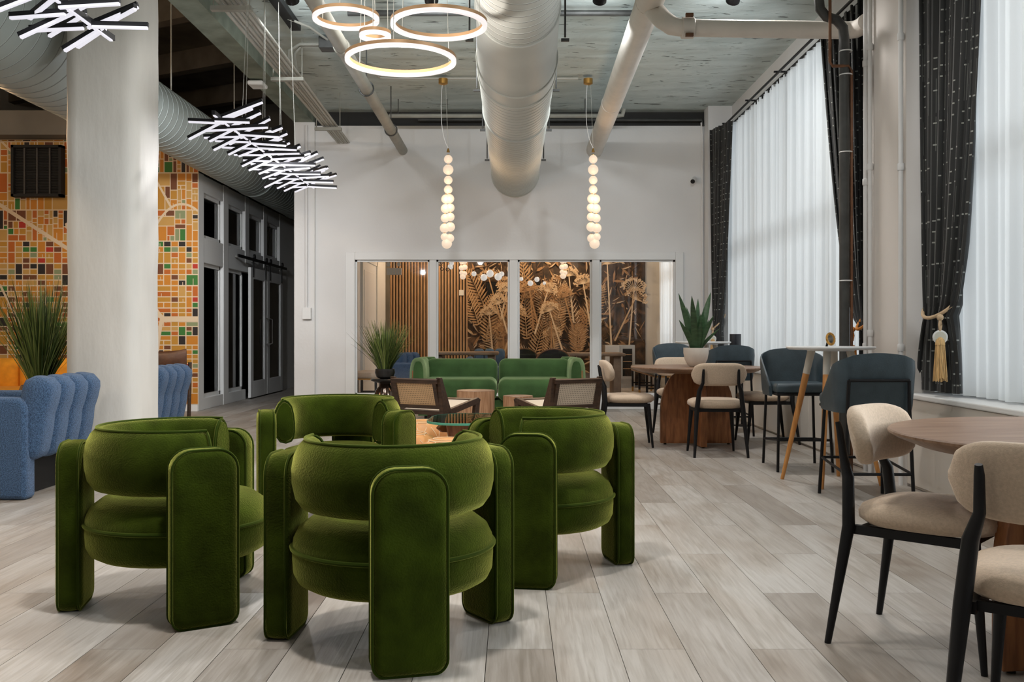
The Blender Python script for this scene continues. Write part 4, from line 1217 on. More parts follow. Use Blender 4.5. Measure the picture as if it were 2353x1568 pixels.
def stick_lamp(label, x, y0, y1, z, canopy, seed, n):
    rng = random.Random(seed)
    t = thing('stick_chandelier', label, 'chandelier', (x, 0, z))
    MB().box(-0.012, 0.012, y0, y1, -0.008, 0.022).build('spine', BLACK, t, flat=True)
    MB().box(-0.008, 0.008, y0 + 0.02, y1 - 0.02, -0.016, -0.008).build('spine_light', LEDC, t, flat=True)
    bevel(MB().box(-0.05, 0.05, canopy[0], canopy[1], CZ - z - 0.07, CZ - z).build('canopy', BLACK, t, flat=True), 0.005)
    for k in range(n):
        y = y0 + 0.10 + (y1 - y0 - 0.2) * k / (n - 1) + rng.uniform(-0.03, 0.03)
        sd = -1 if k % 2 else 1
        fam = (k // 2) % 3
        a = (0.0, sd * 0.15, sd * 0.55)[fam] + rng.uniform(-0.12, 0.12)
        tilt = (0.0, sd * 0.40, sd * 0.2)[fam] + rng.uniform(-0.06, 0.06)
        L = rng.uniform(0.24, 0.33)
        d_ = Vector((sd * math.cos(a), -math.sin(a), tilt)).normalized()
        c = Vector((0, y, (-0.03, 0.0, 0.025)[fam] + rng.uniform(-0.006, 0.006))) + d_ * (L / 2 + rng.uniform(-0.05, 0.03))
        M = Matrix.Translation(c) @ Matrix.Rotation(math.atan2(d_.y, d_.x), 4, 'Z') @ Matrix.Rotation(-math.asin(d_.z), 4, 'Y')
        s_ = MB().box(-L / 2, L / 2, -0.010, 0.010, 0.0, 0.022, M=M).build('stick', BLACK, t, flat=True)
        MB().box(-L / 2 + 0.004, L / 2 - 0.004, -0.0095, 0.0095, -0.013, 0.0, M=M).build('stick_light', LEDC, s_, flat=True)
    for k in range(8):
        y = canopy[0] + 0.1 + (canopy[1] - canopy[0] - 0.2) * k / 7
        yy = y0 + 0.3 + (y1 - y0 - 0.6) * k / 7
        MB().tube([((-1) ** k * 0.03, y, CZ - z - 0.06), ((-1) ** k * 0.03, y * 0.6 + yy * 0.4, 0.02)], 0.0022, 5).build('wire', CONDUIT, t)
    point('stick_glow', (0, (y0 + y1) / 2, -0.12), 30, (0.95, 0.95, 1.0), 0.05, t)
stick_lamp('long black chandelier of scattered white led sticks by the beam', -2.15, 6.875, 10.37, 2.63, (7.6, 9.5), 4, 78)
stick_lamp('nearer chandelier of white led sticks at the top left corner', -2.15, 2.0, 5.15, 2.63, (2.4, 4.4), 11, 66)
# globe pendants
def bead_pendant(label, x, y, ceil_z, ztop, seedpts, sc_=1.0):
    t = thing('globe_pendant', label, 'pendant lamp', (x, y, 0), group='bead pendants')
    cn = MB().lathe([(0.055, 0), (0.055, -0.06), (0.02, -0.075)], 18, M=Matrix.Translation((-0.06, 0, ceil_z)))
    cn.build('canopy', BRASS, t)
    MB().tube([(-0.03, 0, ceil_z - 0.05), (0, 0, ztop + 0.03)], 0.0025, 5).build('wire', CONDUIT, t)
    MB().tube(bez((-0.07, 0, ceil_z - 0.06), (-0.12, 0, ztop + 0.25), (0.0, 0, ztop + 0.05), 8), 0.004, 5).build('cable', TRIM, t)
    MB().lathe([(0.004, 0.05), (0.012, 0.03), (0.02, 0.0)], 12, M=Matrix.Translation((0, 0, ztop))).build('cap', BRASS, t)
    z = ztop
    for (dx, dz, r) in seedpts:
        MB().sphere((dx * sc_, -abs(dx) * 0.6, ztop - dz * sc_), r * sc_, 16).build('globe', GLOBE, t)
        MB().lathe([(0.014, -0.004), (0.014, 0.004)], 10, M=Matrix.Translation((dx * sc_, -abs(dx) * 0.6, ztop - dz * sc_ + r * sc_))).build('brass_joint', BRASS, t)
    point('pendant_glow', (0, -0.25, ztop - 0.6 * sc_), 12 * sc_, (1.0, 0.62, 0.34), 0.12, t)
    return t
k_ = 11.4 / 2200
seq = [(0, 16, 10), (0, 40, 12), (0, 64, 10), (0, 86, 10), (-5, 108, 11), (3, 107, 11), (-6, 130, 11), (5, 128, 10), (-7, 152, 10), (5, 149, 10), (-8, 175, 11), (5, 172, 11), (-8, 195, 9), (4, 198, 10), (-3, 210, 12)]
seq = [(a * k_, b * k_, c * k_) for a, b, c in seq]
bead_pendant('left string of warm opal globes hanging before the back wall', -0.767, 11.4, 4.08, 3.205, seq)
bead_pendant('right string of warm opal globes hanging before the back wall', 0.959, 11.4, 4.08, 3.205, [(-a, b, c) for a, b, c in seq])
bead_pendant('string of opal globes inside the back room left of the television', -0.87, 17.0, 3.2, 2.98, seq, 0.85)
bead_pendant('string of opal globes inside the back room right of the television', 0.9, 16.8, 3.2, 2.98, seq, 0.85)
# unseen downlights added along the ceiling as fill (above the frame)
for x, y, wh in ((-1.7, 1.2, 'the bare floor left of the viewpoint'), (-0.6, 3.0, 'the nearest green armchair'), (1.9, 4.6, 'the floor behind the near walnut table'), (-1.2, 5.4, 'the facing green armchair'), (1.9, 0.8, 'the floor right of the viewpoint'), (1.9, 8.0, 'the far walnut table'), (-0.9, 8.0, 'the left cane chair')):
    t = thing('fill_downlight', 'added unseen ceiling downlight above ' + wh, 'lamp', (x, y, CZ), group='added fill downlights')
    MB().lathe([(0.07, 0), (0.07, -0.16), (0.055, -0.16), (0.055, -0.04)], 20, cap=False).build('housing', BLACK, t)
    l = bpy.data.lights.new('fill_beam', 'AREA')
    l.shape, l.size, l.energy, l.color, l.spread = 'DISK', 0.3, (34 if y > 4 else 12) if x != -0.6 else 66, (1.0, 0.96, 0.92), 2.6
    lo = bpy.data.objects.new('fill_beam', l)
    lo.location = (0, 0, -0.17)
    lo.parent = t
    col.objects.link(lo)
for x, y, wh in ((-5.2, 4.5, 'the left edge of the lounge'), (-6.4, 8.5, 'the orange sofa'), (-5.0, 1.0, 'the lounge behind the viewpoint')):
    t = thing('lounge_pendant', 'warm brass pendant lamp high over ' + wh, 'pendant lamp', (x, y, 4.2), group='lounge pendants')
    MB().lathe([(0.03, 0.2), (0.16, 0.05), (0.18, -0.08), (0.17, -0.08), (0.15, 0.04)], 24, cap=False).build('shade', BRASS, t)
    MB().tube([(0, 0, 0.2), (0, 0, 1.3)], 0.006, 6).build('cord', BLACK, t)
    point('lounge_glow', (0, 0, -0.12), 115, (1.0, 0.80, 0.60), 0.12, t)

# unseen track of spots added to brighten the back wall (above the frame)
tr = thing('fill_track', 'unseen added ceiling track with fill spots for the back wall', 'fill light', (0, 8.2, CZ))
MB().box(-2.4, 2.5, -0.02, 0.02, -0.04, 0).build('track', BLACK, tr, flat=True)
for x in (-1.9, -0.7, 0.75, 1.9):
    M = Matrix.Translation((x, 0, -0.16)) @ Matrix.Rotation(math.radians(58), 4, 'X')
    hd = MB().lathe([(0.03, 0.12), (0.06, 0.08), (0.06, -0.08), (0.05, -0.08), (0.05, 0.05)], 18, M=M, cap=False).build('fill_head', BLACK, tr)
    MB().tube([(x, 0, -0.04), (x, 0, -0.12)], 0.012, 8).build('stem', BLACK, tr)
    l = bpy.data.lights.new('track_fill_beam', 'AREA')
    l.shape, l.size, l.energy, l.color, l.spread = 'DISK', 0.16, 13, (0.95, 0.98, 1.0), 2.2
    lo = bpy.data.objects.new('track_fill_beam', l)
    lo.matrix_local = M @ Matrix.Translation((0, 0, -0.09))
    lo.parent = tr
    col.objects.link(lo)

cs_ = thing('column_fill_spot', 'added fill spot hidden on the rear of the column', 'lamp', (-3.1, 7.6, 3.1))  # added spot, hidden by the column, to brighten the dark passage
Mc = Matrix.Translation((0, 0.14, 0)) @ Vector((-1.35, 6.3, -1.5)).normalized().to_track_quat('-Z', 'Y').to_matrix().to_4x4()
MB().lathe([(0.03, 0.10), (0.055, 0.06), (0.055, -0.06), (0.045, -0.06), (0.045, 0.04)], 18, M=Mc, cap=False).build('fill_head', BLACK, cs_)
MB().tube([(0, -0.03, 0), (0, 0.14, 0)], 0.012, 8).build('stem', BLACK, cs_)
l = bpy.data.lights.new('column_fill_beam', 'AREA')
l.shape, l.size, l.energy, l.color, l.spread = 'DISK', 0.12, 20, (0.97, 0.98, 1.0), 1.1
lo = bpy.data.objects.new('column_fill_beam', l)
lo.matrix_local = Mc @ Matrix.Translation((0, 0, -0.08))
lo.parent = cs_
col.objects.link(lo)

# ------------------------------------------------------------------ curtains
def cloth(name, m, nu, nv, fn, parent=None):
    v, f, uv = [], [], []
    for j in range(nv + 1):
        for i in range(nu + 1):
            p, t = fn(i / nu, j / nv)
            v.append(p)
            uv.append(t)
    for j in range(nv):
        for i in range(nu):
            a = j * (nu + 1) + i
            f.append((a, a + 1, a + nu + 2, a + nu + 1))
    me = bpy.data.meshes.new(name)
    me.from_pydata(v, [], f)
    me.materials.append(m)
    ul = me.uv_layers.new(name='UVMap')
    for l in me.loops: ul.data[l.index].uv = uv[l.vertex_index]
    me.shade_smooth()
    o = bpy.data.objects.new(name, me)
    col.objects.link(o)
    if parent: o.parent = parent
    return o
def sheer(label, y0, y1, seed, xc=2.875):
    rng = random.Random(seed)
    ph = [rng.uniform(0, 6.28) for _ in range(4)]
    L = y1 - y0
    def fn(u, v):
        y = y0 + L * u
        z = 0.655 + 3.12 * v
        a = 0.022 * math.sin(2 * PI * y / 0.135 + 0.9 * math.sin(2.1 * y + ph[0])) + 0.012 * math.sin(2 * PI * y / 0.31 + ph[1] + 0.5 * v) + 0.012 * (1 - v) * math.sin(2 * PI * y / 0.52 + ph[2])
        return (xc + a, y + 0.02 * (1 - v) * math.sin(3 * y + ph[3]), z), (u * L, z)
    o = cloth('sheer_curtain', SHEER, int(L / 0.018), 12, fn)
    return tag(o, label, 'curtain')
sheer('long white sheer curtain over the far window', 7.42, 12.75, 1)
sheer('white sheer curtain over the near window at the right edge', 4.5, 6.45, 2)
sheer('white sheer curtain in the back room right of the mural', 13.9, 18.6, 3)
sheer('white sheer curtain over the bay behind the viewpoint', -5.9, -0.7, 4)
def drape(label, a, b, xa, xb, zt, ta, tb, xt, ba, bb_, nf, pw_=0.5, tie=AMBER, disc=True, td=None):
    t = thing('tied_curtain', label, 'curtain', (0, 0, 0))
    z0_, z1_ = 0.665, 3.78
    def fn(u, v):
        z = z0_ + (z1_ - z0_) * v
        if z >= zt:
            q = ((z - zt) / (z1_ - zt)) ** pw_
            l, r = ta + (a - ta) * q, tb + (b - tb) * q
            xx = (xt) + ((xa + (xb - xa) * u) - xt) * q
            am = 0.035 + 0.015 * (1 - q)
        else:
            q = (zt - z) / (zt - z0_)
            q = math.sin(q * PI / 2) ** 0.8
            l, r = ta + (ba - ta) * q, tb + (bb_ - tb) * q
            xx = xt + 0.02 * q
            am = 0.05 - 0.01 * q
        w_ = 2 * PI * nf * u
        y = l + (r - l) * (u + 0.03 * math.sin(w_ * 2 + 1))
        return (xx + am * math.sin(w_) + 0.012 * math.sin(w_ * 2.3 + 2), y, z), (u * 1.7, z)
    cloth('cloth', DRAPE, nf * 14, 44, fn, t)
    yc, hy = (ta + tb) / 2, abs(tb - ta) / 2 + 0.03
    lp_ = [(xt + 0.085 * math.cos(q), yc + hy * math.sin(q), zt + 0.08 + 0.10 * math.cos(q)) for q in [2 * PI * i / 30 for i in range(30)]]
    MB().tube(lp_, 0.012, 8, closed=True).build('tieback_rope', ROPE if disc else tie, t)
    x, y = td if td else (xt - 0.1, yc - 0.05)
    kn = MB().sphere((x, y, zt - 0.02), 0.022, 10)
    kn.tube([(x, y, zt - 0.03), (x - 0.012, y - 0.012, zt - 0.07), (x, y, zt - 0.11)], 0.007, 6)
    kn.tube([(x, y, zt - 0.03), (x + 0.012, y + 0.012, zt - 0.07), (x, y, zt - 0.11)], 0.007, 6)
    kn.build('knot', ROPE if disc else tie, t)
    if disc:
        Md = Matrix.Translation((x, y, zt - 0.145)) @ Matrix.Rotation(-0.35, 4, 'Z') @ Matrix.Rotation(PI / 2, 4, 'X')
        MB().lathe([(0.036, -0.008), (0.045, -0.004), (0.045, 0.004), (0.036, 0.008)], 24, M=Md).build('medallion', TRIM, t)
        MB().lathe([(0.035, -0.0095), (0.035, 0.0095)], 24, M=Md).build('medallion_face', MEDAL, t)
    tm = MB()
    rr = random.Random(int(a * 10))
    for k in range(90):
        q, r_ = rr.uniform(0, 2 * PI), math.sqrt(rr.random())
        tm.tube([(x + 0.026 * r_ * math.cos(q), y + 0.026 * r_ * math.sin(q), zt - 0.17), (x + 0.045 * r_ * math.cos(q), y + 0.045 * r_ * math.sin(q), zt - rr.uniform(0.40, 0.43))], 0.0035, 4, caps=False)
    tag(tm.build('tassel', TASSEL if disc else tie, t), kind='stuff')
    MB().lathe([(0.012, 0.02), (0.028, 0.0), (0.03, -0.03)], 16, M=Matrix.Translation((x, y, zt - 0.165))).build('tassel_head', TASSEL if disc else tie, t)
    return t
drape('black silver-flecked curtain tied back with a cream medallion tassel near the right edge', 6.57, 5.76, 2.79, 2.85, 1.17, 6.45, 6.10, 2.81, 6.66, 6.05, 8, td=(2.715, 6.08))
drape('black silver-flecked curtain drawn against the far side of the pier', 7.42, 8.77, 2.86, 2.84, 1.10, 7.43, 7.58, 2.79, 7.43, 7.66, 9, 0.55, disc=False, td=(2.70, 7.6))
drape('black silver-flecked curtain in the far right corner of the room', 12.92, 12.30, 2.67, 2.82, 1.12, 12.9, 12.72, 2.75, 12.92, 12.65, 7, 0.6, td=(2.64, 12.62))
def rod(label, y0, y1, nb):
    t = thing('curtain_rod', label, 'curtain rod', (0, 0, 0))
    for x, z in ((2.80, 3.80), (2.875, 3.79)): MB().tube([(x, y0, z), (x, y1, z)], 0.013, 8).build('pole', BLACK, t)
    for k in range(nb):
        y = y0 + 0.25 + (y1 - y0 - 0.5) * k / (nb - 1)
        MB().box(2.77, RW, y - 0.012, y + 0.012, 3.815, 3.83).build('bracket', BLACK, t, flat=True)
    rm = MB()
    y = y0 + 0.1
    while y < y1 - 0.1:
        rm.box(2.868, 2.882, y, y + 0.02, 3.75, 3.785)
        y += 0.135
    tag(rm.build('glider_hooks', BLACK, t, flat=True), kind='stuff')
rod('black double curtain rod above the far window', 7.4, 12.9, 5)
rod('black double curtain rod above the near window', 0.25, 6.58, 5)

# ------------------------------------------------------------------ green armchairs
def green_chair(label, loc, back_ang):
    """three slab legs, drum seat, horseshoe bolster; local back points to -Y"""
    t = thing('green_armchair', label, 'armchair', loc, back_ang + PI / 2, 'green velvet armchairs')
    R = 0.345
    MB().lathe([(0.22, 0.192), (0.30, 0.196), (0.328, 0.212), (0.342, 0.24), (R, 0.285), (R, 0.325)], 56).build('seat_base', GVELVET, t)
    prof = [(R, 0.325), (R - 0.003, 0.35), (R - 0.02, 0.385), (R - 0.06, 0.415), (0.22, 0.432), (0.1, 0.44), (0.01, 0.442)]
    MB().lathe(prof, 56).build('seat_cushion', GVELVET, t)
    MB().tube(ring(0, 0, R + 0.002, 64, 0.325), 0.008, 8, closed=True).build('piping', GPIPE, t)
    # bolster: wedge section with the welt on its crest, swept round the back
    A = math.radians(118)
    n = 44
    prof = [(0.255, 0.462), (0.285, 0.452), (0.315, 0.460), (0.336, 0.490), (0.347, 0.540), (0.348, 0.590), (0.340, 0.635), (0.324, 0.668), (0.306, 0.686),
            (0.290, 0.690), (0.272, 0.680), (0.254, 0.655), (0.243, 0.610), (0.238, 0.560), (0.238, 0.510), (0.243, 0.480)]
    rc, z0_ = 0.292, 0.571
    loops = []
    for i in range(n + 1):
        a = -PI / 2 - A + 2 * A * i / n
        e = min(i, n - i)
        k = (0.86, 0.965, 1, 1)[min(e, 3)]
        loops.append([((rc + (r - rc) * k) * math.cos(a), (rc + (r - rc) * k) * math.sin(a), z0_ + (z - z0_) * k) for r, z in prof])
    bo = MB().loft(loops).build('backrest', GVELVET, t, ang=60)
    MB().tube([(0.302 * math.cos(a), 0.302 * math.sin(a), 0.690) for a in [-PI / 2 - A * 0.985 + 2 * A * 0.985 * i / 48 for i in range(49)]], 0.006, 8).build('piping', GPIPE, bo)
    for sgn in (-1, 1):
        a = -PI / 2 + sgn * A * 0.985
        MB().tube([((rc + (r - rc) * 0.96) * math.cos(a), (rc + (r - rc) * 0.96) * math.sin(a), z0_ + (z - z0_) * 0.96) for r, z in prof], 0.0055, 6, closed=True).build('piping', GPIPE, bo)
    # slab legs
    for da in (0, math.radians(110), -math.radians(110)):
        a = -PI / 2 + da
        M = Matrix.Rotation(a + PI / 2, 4, 'Z') @ Matrix.Translation((0, -0.385, 0))
        lg = MB().slab(rrect(0.236, 0.635, 0.075, 0.045, 6), 0.098, 0.032, M=M, k=4).build('leg', GVELVET, t, ang=60)
        for yy in (-0.036, 0.036):
            loop = [tuple(M @ Vector((x, yy, z))) for x, z in rrect(0.236, 0.635, 0.075, 0.045, 6)(0.002)]
            MB().tube(loop, 0.0045, 6, closed=True).build('piping', GPIPE, lg)
    return t
ga = green_chair('green velvet tub armchair nearest the camera, its back to the viewer', (-0.413, 3.33, 0), math.radians(-76))
dup(ga, 'green velvet tub armchair on the right opening to the left', (0.11, 4.34, 0), math.radians(13 + 90))
dup(ga, 'green velvet tub armchair at far left opening to the right', (-1.31, 3.77, 0), math.radians(191 + 90))
dup(ga, 'green velvet tub armchair facing the camera behind the nearest one', (-0.964, 5.29, 0), math.radians(87 + 90))

# ------------------------------------------------------------------ blue channel chairs
def blue_chair(label, loc, rz):
    t = thing('blue_armchair', label, 'armchair', loc, rz, 'blue channel back armchairs')
    W, D = 0.84, 0.82
    for sx in (-1, 1):
        def outl(ins):
            # inverted U in (depth, height)
            h, lw, tt = 0.645, 0.19, 0.17
            a, b = -D / 2 + ins, D / 2 - ins
            P = []
            def corner(cx, cz, r, a0, a1, n=5):
                for i in range(n + 1):
                    q = a0 + (a1 - a0) * i / n
                    P.append((cx + r * math.cos(q), cz + r * math.sin(q)))
            r1 = 0.085 - ins
            corner(b - r1, h - ins - r1, r1, 0, PI / 2)
            corner(a + r1, h - ins - r1, r1, PI / 2, PI)
            rb = max(0.03 - ins, 0.002)
            corner(a + rb, 0 + ins + rb, rb, PI, 1.5 * PI, 3)
            corner(a + lw - 2 * ins - rb, ins + rb, rb, 1.5 * PI, 2 * PI, 3)
            r2 = 0.03 + ins
            corner(a + lw - 2 * ins + r2, h - tt + ins - r2, r2, PI, PI / 2, 3)
            corner(b - lw + 2 * ins - r2, h - tt + ins - r2, r2, PI / 2, 0, 3)
            corner(b - lw + 2 * ins + rb, ins + rb, rb, PI, 1.5 * PI, 3)
            corner(b - rb, ins + rb, rb, 1.5 * PI, 2 * PI, 3)
            return P
        M = Matrix.Translation((sx * (W / 2 - 0.065), 0, 0)) @ Matrix.Rotation(PI / 2, 4, 'Z')
        mb = MB()
        e, th = 0.03, 0.13
        L = []
        for i in range(4):
            q = PI / 2 * i / 3
            L.append([(x, -th / 2 + e * (1 - math.cos(q)), z) for x, z in outl(e * (1 - math.sin(q)))])
        for i in range(3, -1, -1):
            q = PI / 2 * i / 3
            L.append([(x, th / 2 - e * (1 - math.cos(q)), z) for x, z in outl(e * (1 - math.sin(q)))])
        mb.loft(L, M=M, caps=False)
        for lo_ in (L[0], L[-1]):      # side faces: the U filled as three quads strips
            k = len(lo_)
            bm_ = bmesh.new()
            vs_ = [bm_.verts.new(p) for p in lo_]
            ed = [bm_.edges.new((vs_[i], vs_[(i + 1) % k])) for i in range(k)]
            bmesh.ops.triangle_fill(bm_, edges=ed, use_beauty=True)
            bm_.verts.index_update()
            mb.add([v_.co[:] for v_ in bm_.verts], [[v_.index for v_ in f_.verts] for f_ in bm_.faces], 0, M)
            bm_.free()
        mb.build('arm', BLUEFAB, t)
    MB().rbox(0, 0.05, 0.36, W - 0.27, 0.66, 0.19, 0.06, bulge=0.02).build('seat', BLUEFAB, t)
    MB().box(-W / 2 + 0.12, W / 2 - 0.12, -0.3, 0.28, 0.0, 0.27).build('plinth', BLACKMAT, t, flat=True)
    lean = Matrix.Translation((0, -0.36, 0.25)) @ Matrix.Rotation(0.20, 4, 'X')
    n = 4
    wd = (W - 0.06) / n
    for i in range(n):
        mb = MB()
        L = []
        for j in range(15):
            q = j / 14
            z = 0.53 * q
            pinch = 1 - 0.10 * math.exp(-((z - 0.30) / 0.05) ** 2)
            endk = math.sqrt(max(0.02, 1 - (max(0, abs(q - 0.5) - 0.36) / 0.14) ** 2)) if abs(q - 0.5) > 0.36 else 1
            loop = []
            for p in range(20):
                an = 2 * PI * p / 20
                c, s_ = math.cos(an), math.sin(an)
                loop.append((-(W - 0.06) / 2 + wd * (i + 0.5) + math.copysign(abs(c) ** 0.6, c) * wd * 0.51 * (0.7 + 0.3 * endk), math.copysign(abs(s_) ** 0.8, s_) * 0.105 * pinch * (0.35 + 0.65 * endk), z))
            L.append(loop)
        mb.loft(L, M=lean)
        mb.build('back_channel', BLUEFAB, t, ang=60)
    return t
ba = blue_chair('blue boucle channel back armchair cut by the left edge', (-3.46, 6.42, 0), PI / 2)
dup(ba, 'blue boucle channel back armchair half hidden by the white column', (-3.44, 8.3, 0), PI / 2)

# ------------------------------------------------------------------ lounge pieces at far left
oc = thing('orange_sofa', 'bright orange sofa at the left edge below the map mural', 'sofa', (-5.9, 11.2, 0))
MB().rbox(0, 0, 0.3, 1.5, 0.8, 0.24, 0.08).build('seat', ORANGEV, oc)
for k in (-0.37, 0.37): MB().rbox(k, 0.3, 0.5, 0.74, 0.24, 0.5, 0.1).build('back_cushion', ORANGEV, oc)
for k in (-1, 1): MB().rbox(k * 0.74, 0, 0.34, 0.16, 0.8, 0.42, 0.07).build('arm', ORANGEV, oc)
for a in (-1, 1):
    for b in (-1, 1): MB().tube([(a * 0.62, b * 0.3, 0.2), (a * 0.66, b * 0.33, 0)], [0.028, 0.018], 10).build('leg', DARKWOOD, oc)
lt = thing('leather_armchair', 'dark brown leather sling armchair behind the blue chair and column', 'armchair', (-4.02, 10.5, 0), PI)
MB().rbox(0, 0, 0.36, 0.6, 0.6, 0.14, 0.05).build('seat', LEATHERD, lt)
cu = []
for i in range(9):
    u = -1 + 2 * i / 8
    L_ = []
    for p in range(16):
        q = 2 * PI * p / 16
        L_.append((u * 0.34, -0.3 + 0.05 * math.cos(q) * (1 - 0.75 * abs(u) ** 3), 0.70 + (0.145 + 0.03 * abs(u) ** 3) * math.sin(q)))
    cu.append(L_)
MB().loft(cu).build('back_cushion', LEATHERD, lt)
for a in (-1, 1):
    MB().tube([(a * 0.36, -0.32, 0.0), (a * 0.36, -0.36, 0.72)], 0.022, 8).build('rear_leg', DARKWOOD, lt)
    MB().tube([(a * 0.36, 0.32, 0.0), (a * 0.36, 0.3, 0.56)], 0.022, 8).build('front_leg', DARKWOOD, lt)
    MB().rbox(a * 0.36, -0.02, 0.57, 0.06, 0.72, 0.035, 0.015).build('arm', DARKWOOD, lt)
MB().tube([(-0.36, -0.36, 0.64), (0.36, -0.36, 0.64)], 0.02, 8).build('back_rail', DARKWOOD, lt)

# ------------------------------------------------------------------ plants
def grass(name, label, loc, n, h, spread, seed, pot, wd=0.006):
    rng = random.Random(seed)
    t = thing(name, label, 'plant', loc)
    zb = pot(t)
    mb = MB()
    for k in range(n):
        a = rng.uniform(0, 2 * PI)
        r0 = 0.07 * math.sqrt(rng.random())
        L = h * rng.uniform(0.55, 1.08)
        out = spread * rng.random() ** 0.8 * (1.0 if rng.random() < 0.85 else 1.7)
        bend = rng.uniform(-0.25, 0.25)
        w_ = wd * rng.uniform(0.6, 1.3)
        base = Vector((r0 * math.cos(a), r0 * math.sin(a), zb))
        tip_drop = 0.3 * out if rng.random() < 0.2 else 0.03 * out
        v = []
        S = 6
        for i in range(S + 1):
            u = i / S
            rr = out * (u ** 1.25)
            aa = a + bend * u
            p = base + Vector((rr * math.cos(aa), rr * math.sin(aa), L * u - tip_drop * u ** 3))
            wdx = w_ * (1 - u ** 2.5) + 0.0006
            sd = Vector((-math.sin(aa + 0.6), math.cos(aa + 0.6), 0)) * wdx
            v += [tuple(p - sd), tuple(p + sd)]
        mb.add(v, [(2 * i, 2 * i + 1, 2 * i + 3, 2 * i + 2) for i in range(S)])
    tag(mb.build('grass_blades', GRASS, t), kind='stuff')
    return t
def basket(t):
    MB().lathe([(0.13, 0), (0.17, 0.05), (0.19, 0.3), (0.17, 0.55), (0.15, 0.6), (0.14, 0.6), (0.15, 0.54)], 28, cap=False).build('basket', BASKET, t)
    MB().lathe([(0.02, 0.56), (0.15, 0.56)], 20).build('soil', SOIL, t)
    return 0.56
grass('potted_grass', 'tall ornamental grass in a woven basket left of the column', (-4.12, 8.35, 0), 620, 0.92, 0.34, 3, basket, 0.0055)
st = thing('side_table', 'dark glazed stool table with round top carrying the grass bowl', 'side table', (-1.5, 11.25, 0))
MB().lathe([(0.10, 0), (0.15, 0.02), (0.16, 0.1), (0.15, 0.25), (0.11, 0.38), (0.07, 0.43), (0.06, 0.46)], 28).build('body', DARKGLASS, st)
MB().lathe([(0.06, 0.46), (0.16, 0.49), (0.17, 0.505), (0.16, 0.515)], 28).build('table_top', BLACKPOT, st)
def bowl(t):
    MB().lathe([(0.06, 0), (0.10, 0.02), (0.118, 0.07), (0.112, 0.115), (0.10, 0.115), (0.10, 0.08)], 28, cap=False).build('bowl', BLACKPOT, t)
    MB().lathe([(0.02, 0.08), (0.1, 0.08)], 20).build('soil', SOIL, t)
    MB().lathe([(0.02, 0.001), (0.06, 0.001)], 20).build('foot', BLACKPOT, t)
    return 0.08
grass('potted_grass', 'green ornamental grass in a black bowl left of the sofa', (-1.5, 11.25, 0.516), 520, 0.58, 0.27, 9, bowl, 0.0042)
sn = thing('snake_plant', 'dark snake plant in an ivory bowl pot on the walnut table', 'plant', (1.72, 8.98, 0.735))
MB().lathe([(0.055, 0), (0.075, 0.012), (0.105, 0.07), (0.117, 0.13), (0.117, 0.178), (0.108, 0.178), (0.105, 0.13)], 32, cap=False).build('pot', CERAMIC, sn)
MB().lathe([(0.01, 0.002), (0.055, 0.002)], 20).build('pot_base', CERAMIC, sn)
MB().lathe([(0.02, 0.15), (0.107, 0.15)], 20).build('soil', SOIL, sn)
rng = random.Random(12)
LV = [(-1.9, 0.52, 0.20, .034), (0.15, 0.56, 0.12, .04), (2.9, 0.55, 0.14, .036), (1.2, 0.50, 0.06, .03), (-0.6, 0.34, 0.16, .03), (3.6, 0.30, 0.17, .028), (-1.2, 0.30, 0.08, .03), (2.2, 0.42, 0.10, .03),
      (-2.6, 0.24, 0.1, .028), (0.7, 0.3, 0.16, .026), (4.2, 0.4, 0.08, .03), (-0.2, 0.22, 0.2, .024), (5.2, 0.36, 0.05, .03)]
for (a, L, out, wd) in LV:
    v = []
    S = 9
    tw = rng.uniform(-0.5, 0.5)
    for i in range(S + 1):
        u = i / S
        rr = 0.03 + 0.95 * out * u ** 1.4
        p = Vector((rr * math.cos(a), rr * math.sin(a) * 0.8, 0.14 + L * u))
        ww = wd * (0.55 + 0.9 * u - 1.45 * u ** 3.2) + 0.001
        ang = rng.uniform(-0.05, 0.05) + tw * u
        sd = Vector((math.cos(ang + 0.3), -math.sin(ang + 0.3), 0)) * ww
        nn = Vector((sd.y, -sd.x, 0)).normalized() * 0.004
        v += [p - sd, p + nn, p + sd, p - nn]
    f = []
    for i in range(S):
        for j in range(4): f.append((4 * i + j, 4 * i + (j + 1) % 4, 4 * i + 4 + (j + 1) % 4, 4 * i + 4 + j))
    MB().add(v, f).build('leaf', SNAKE, sn, ang=80)

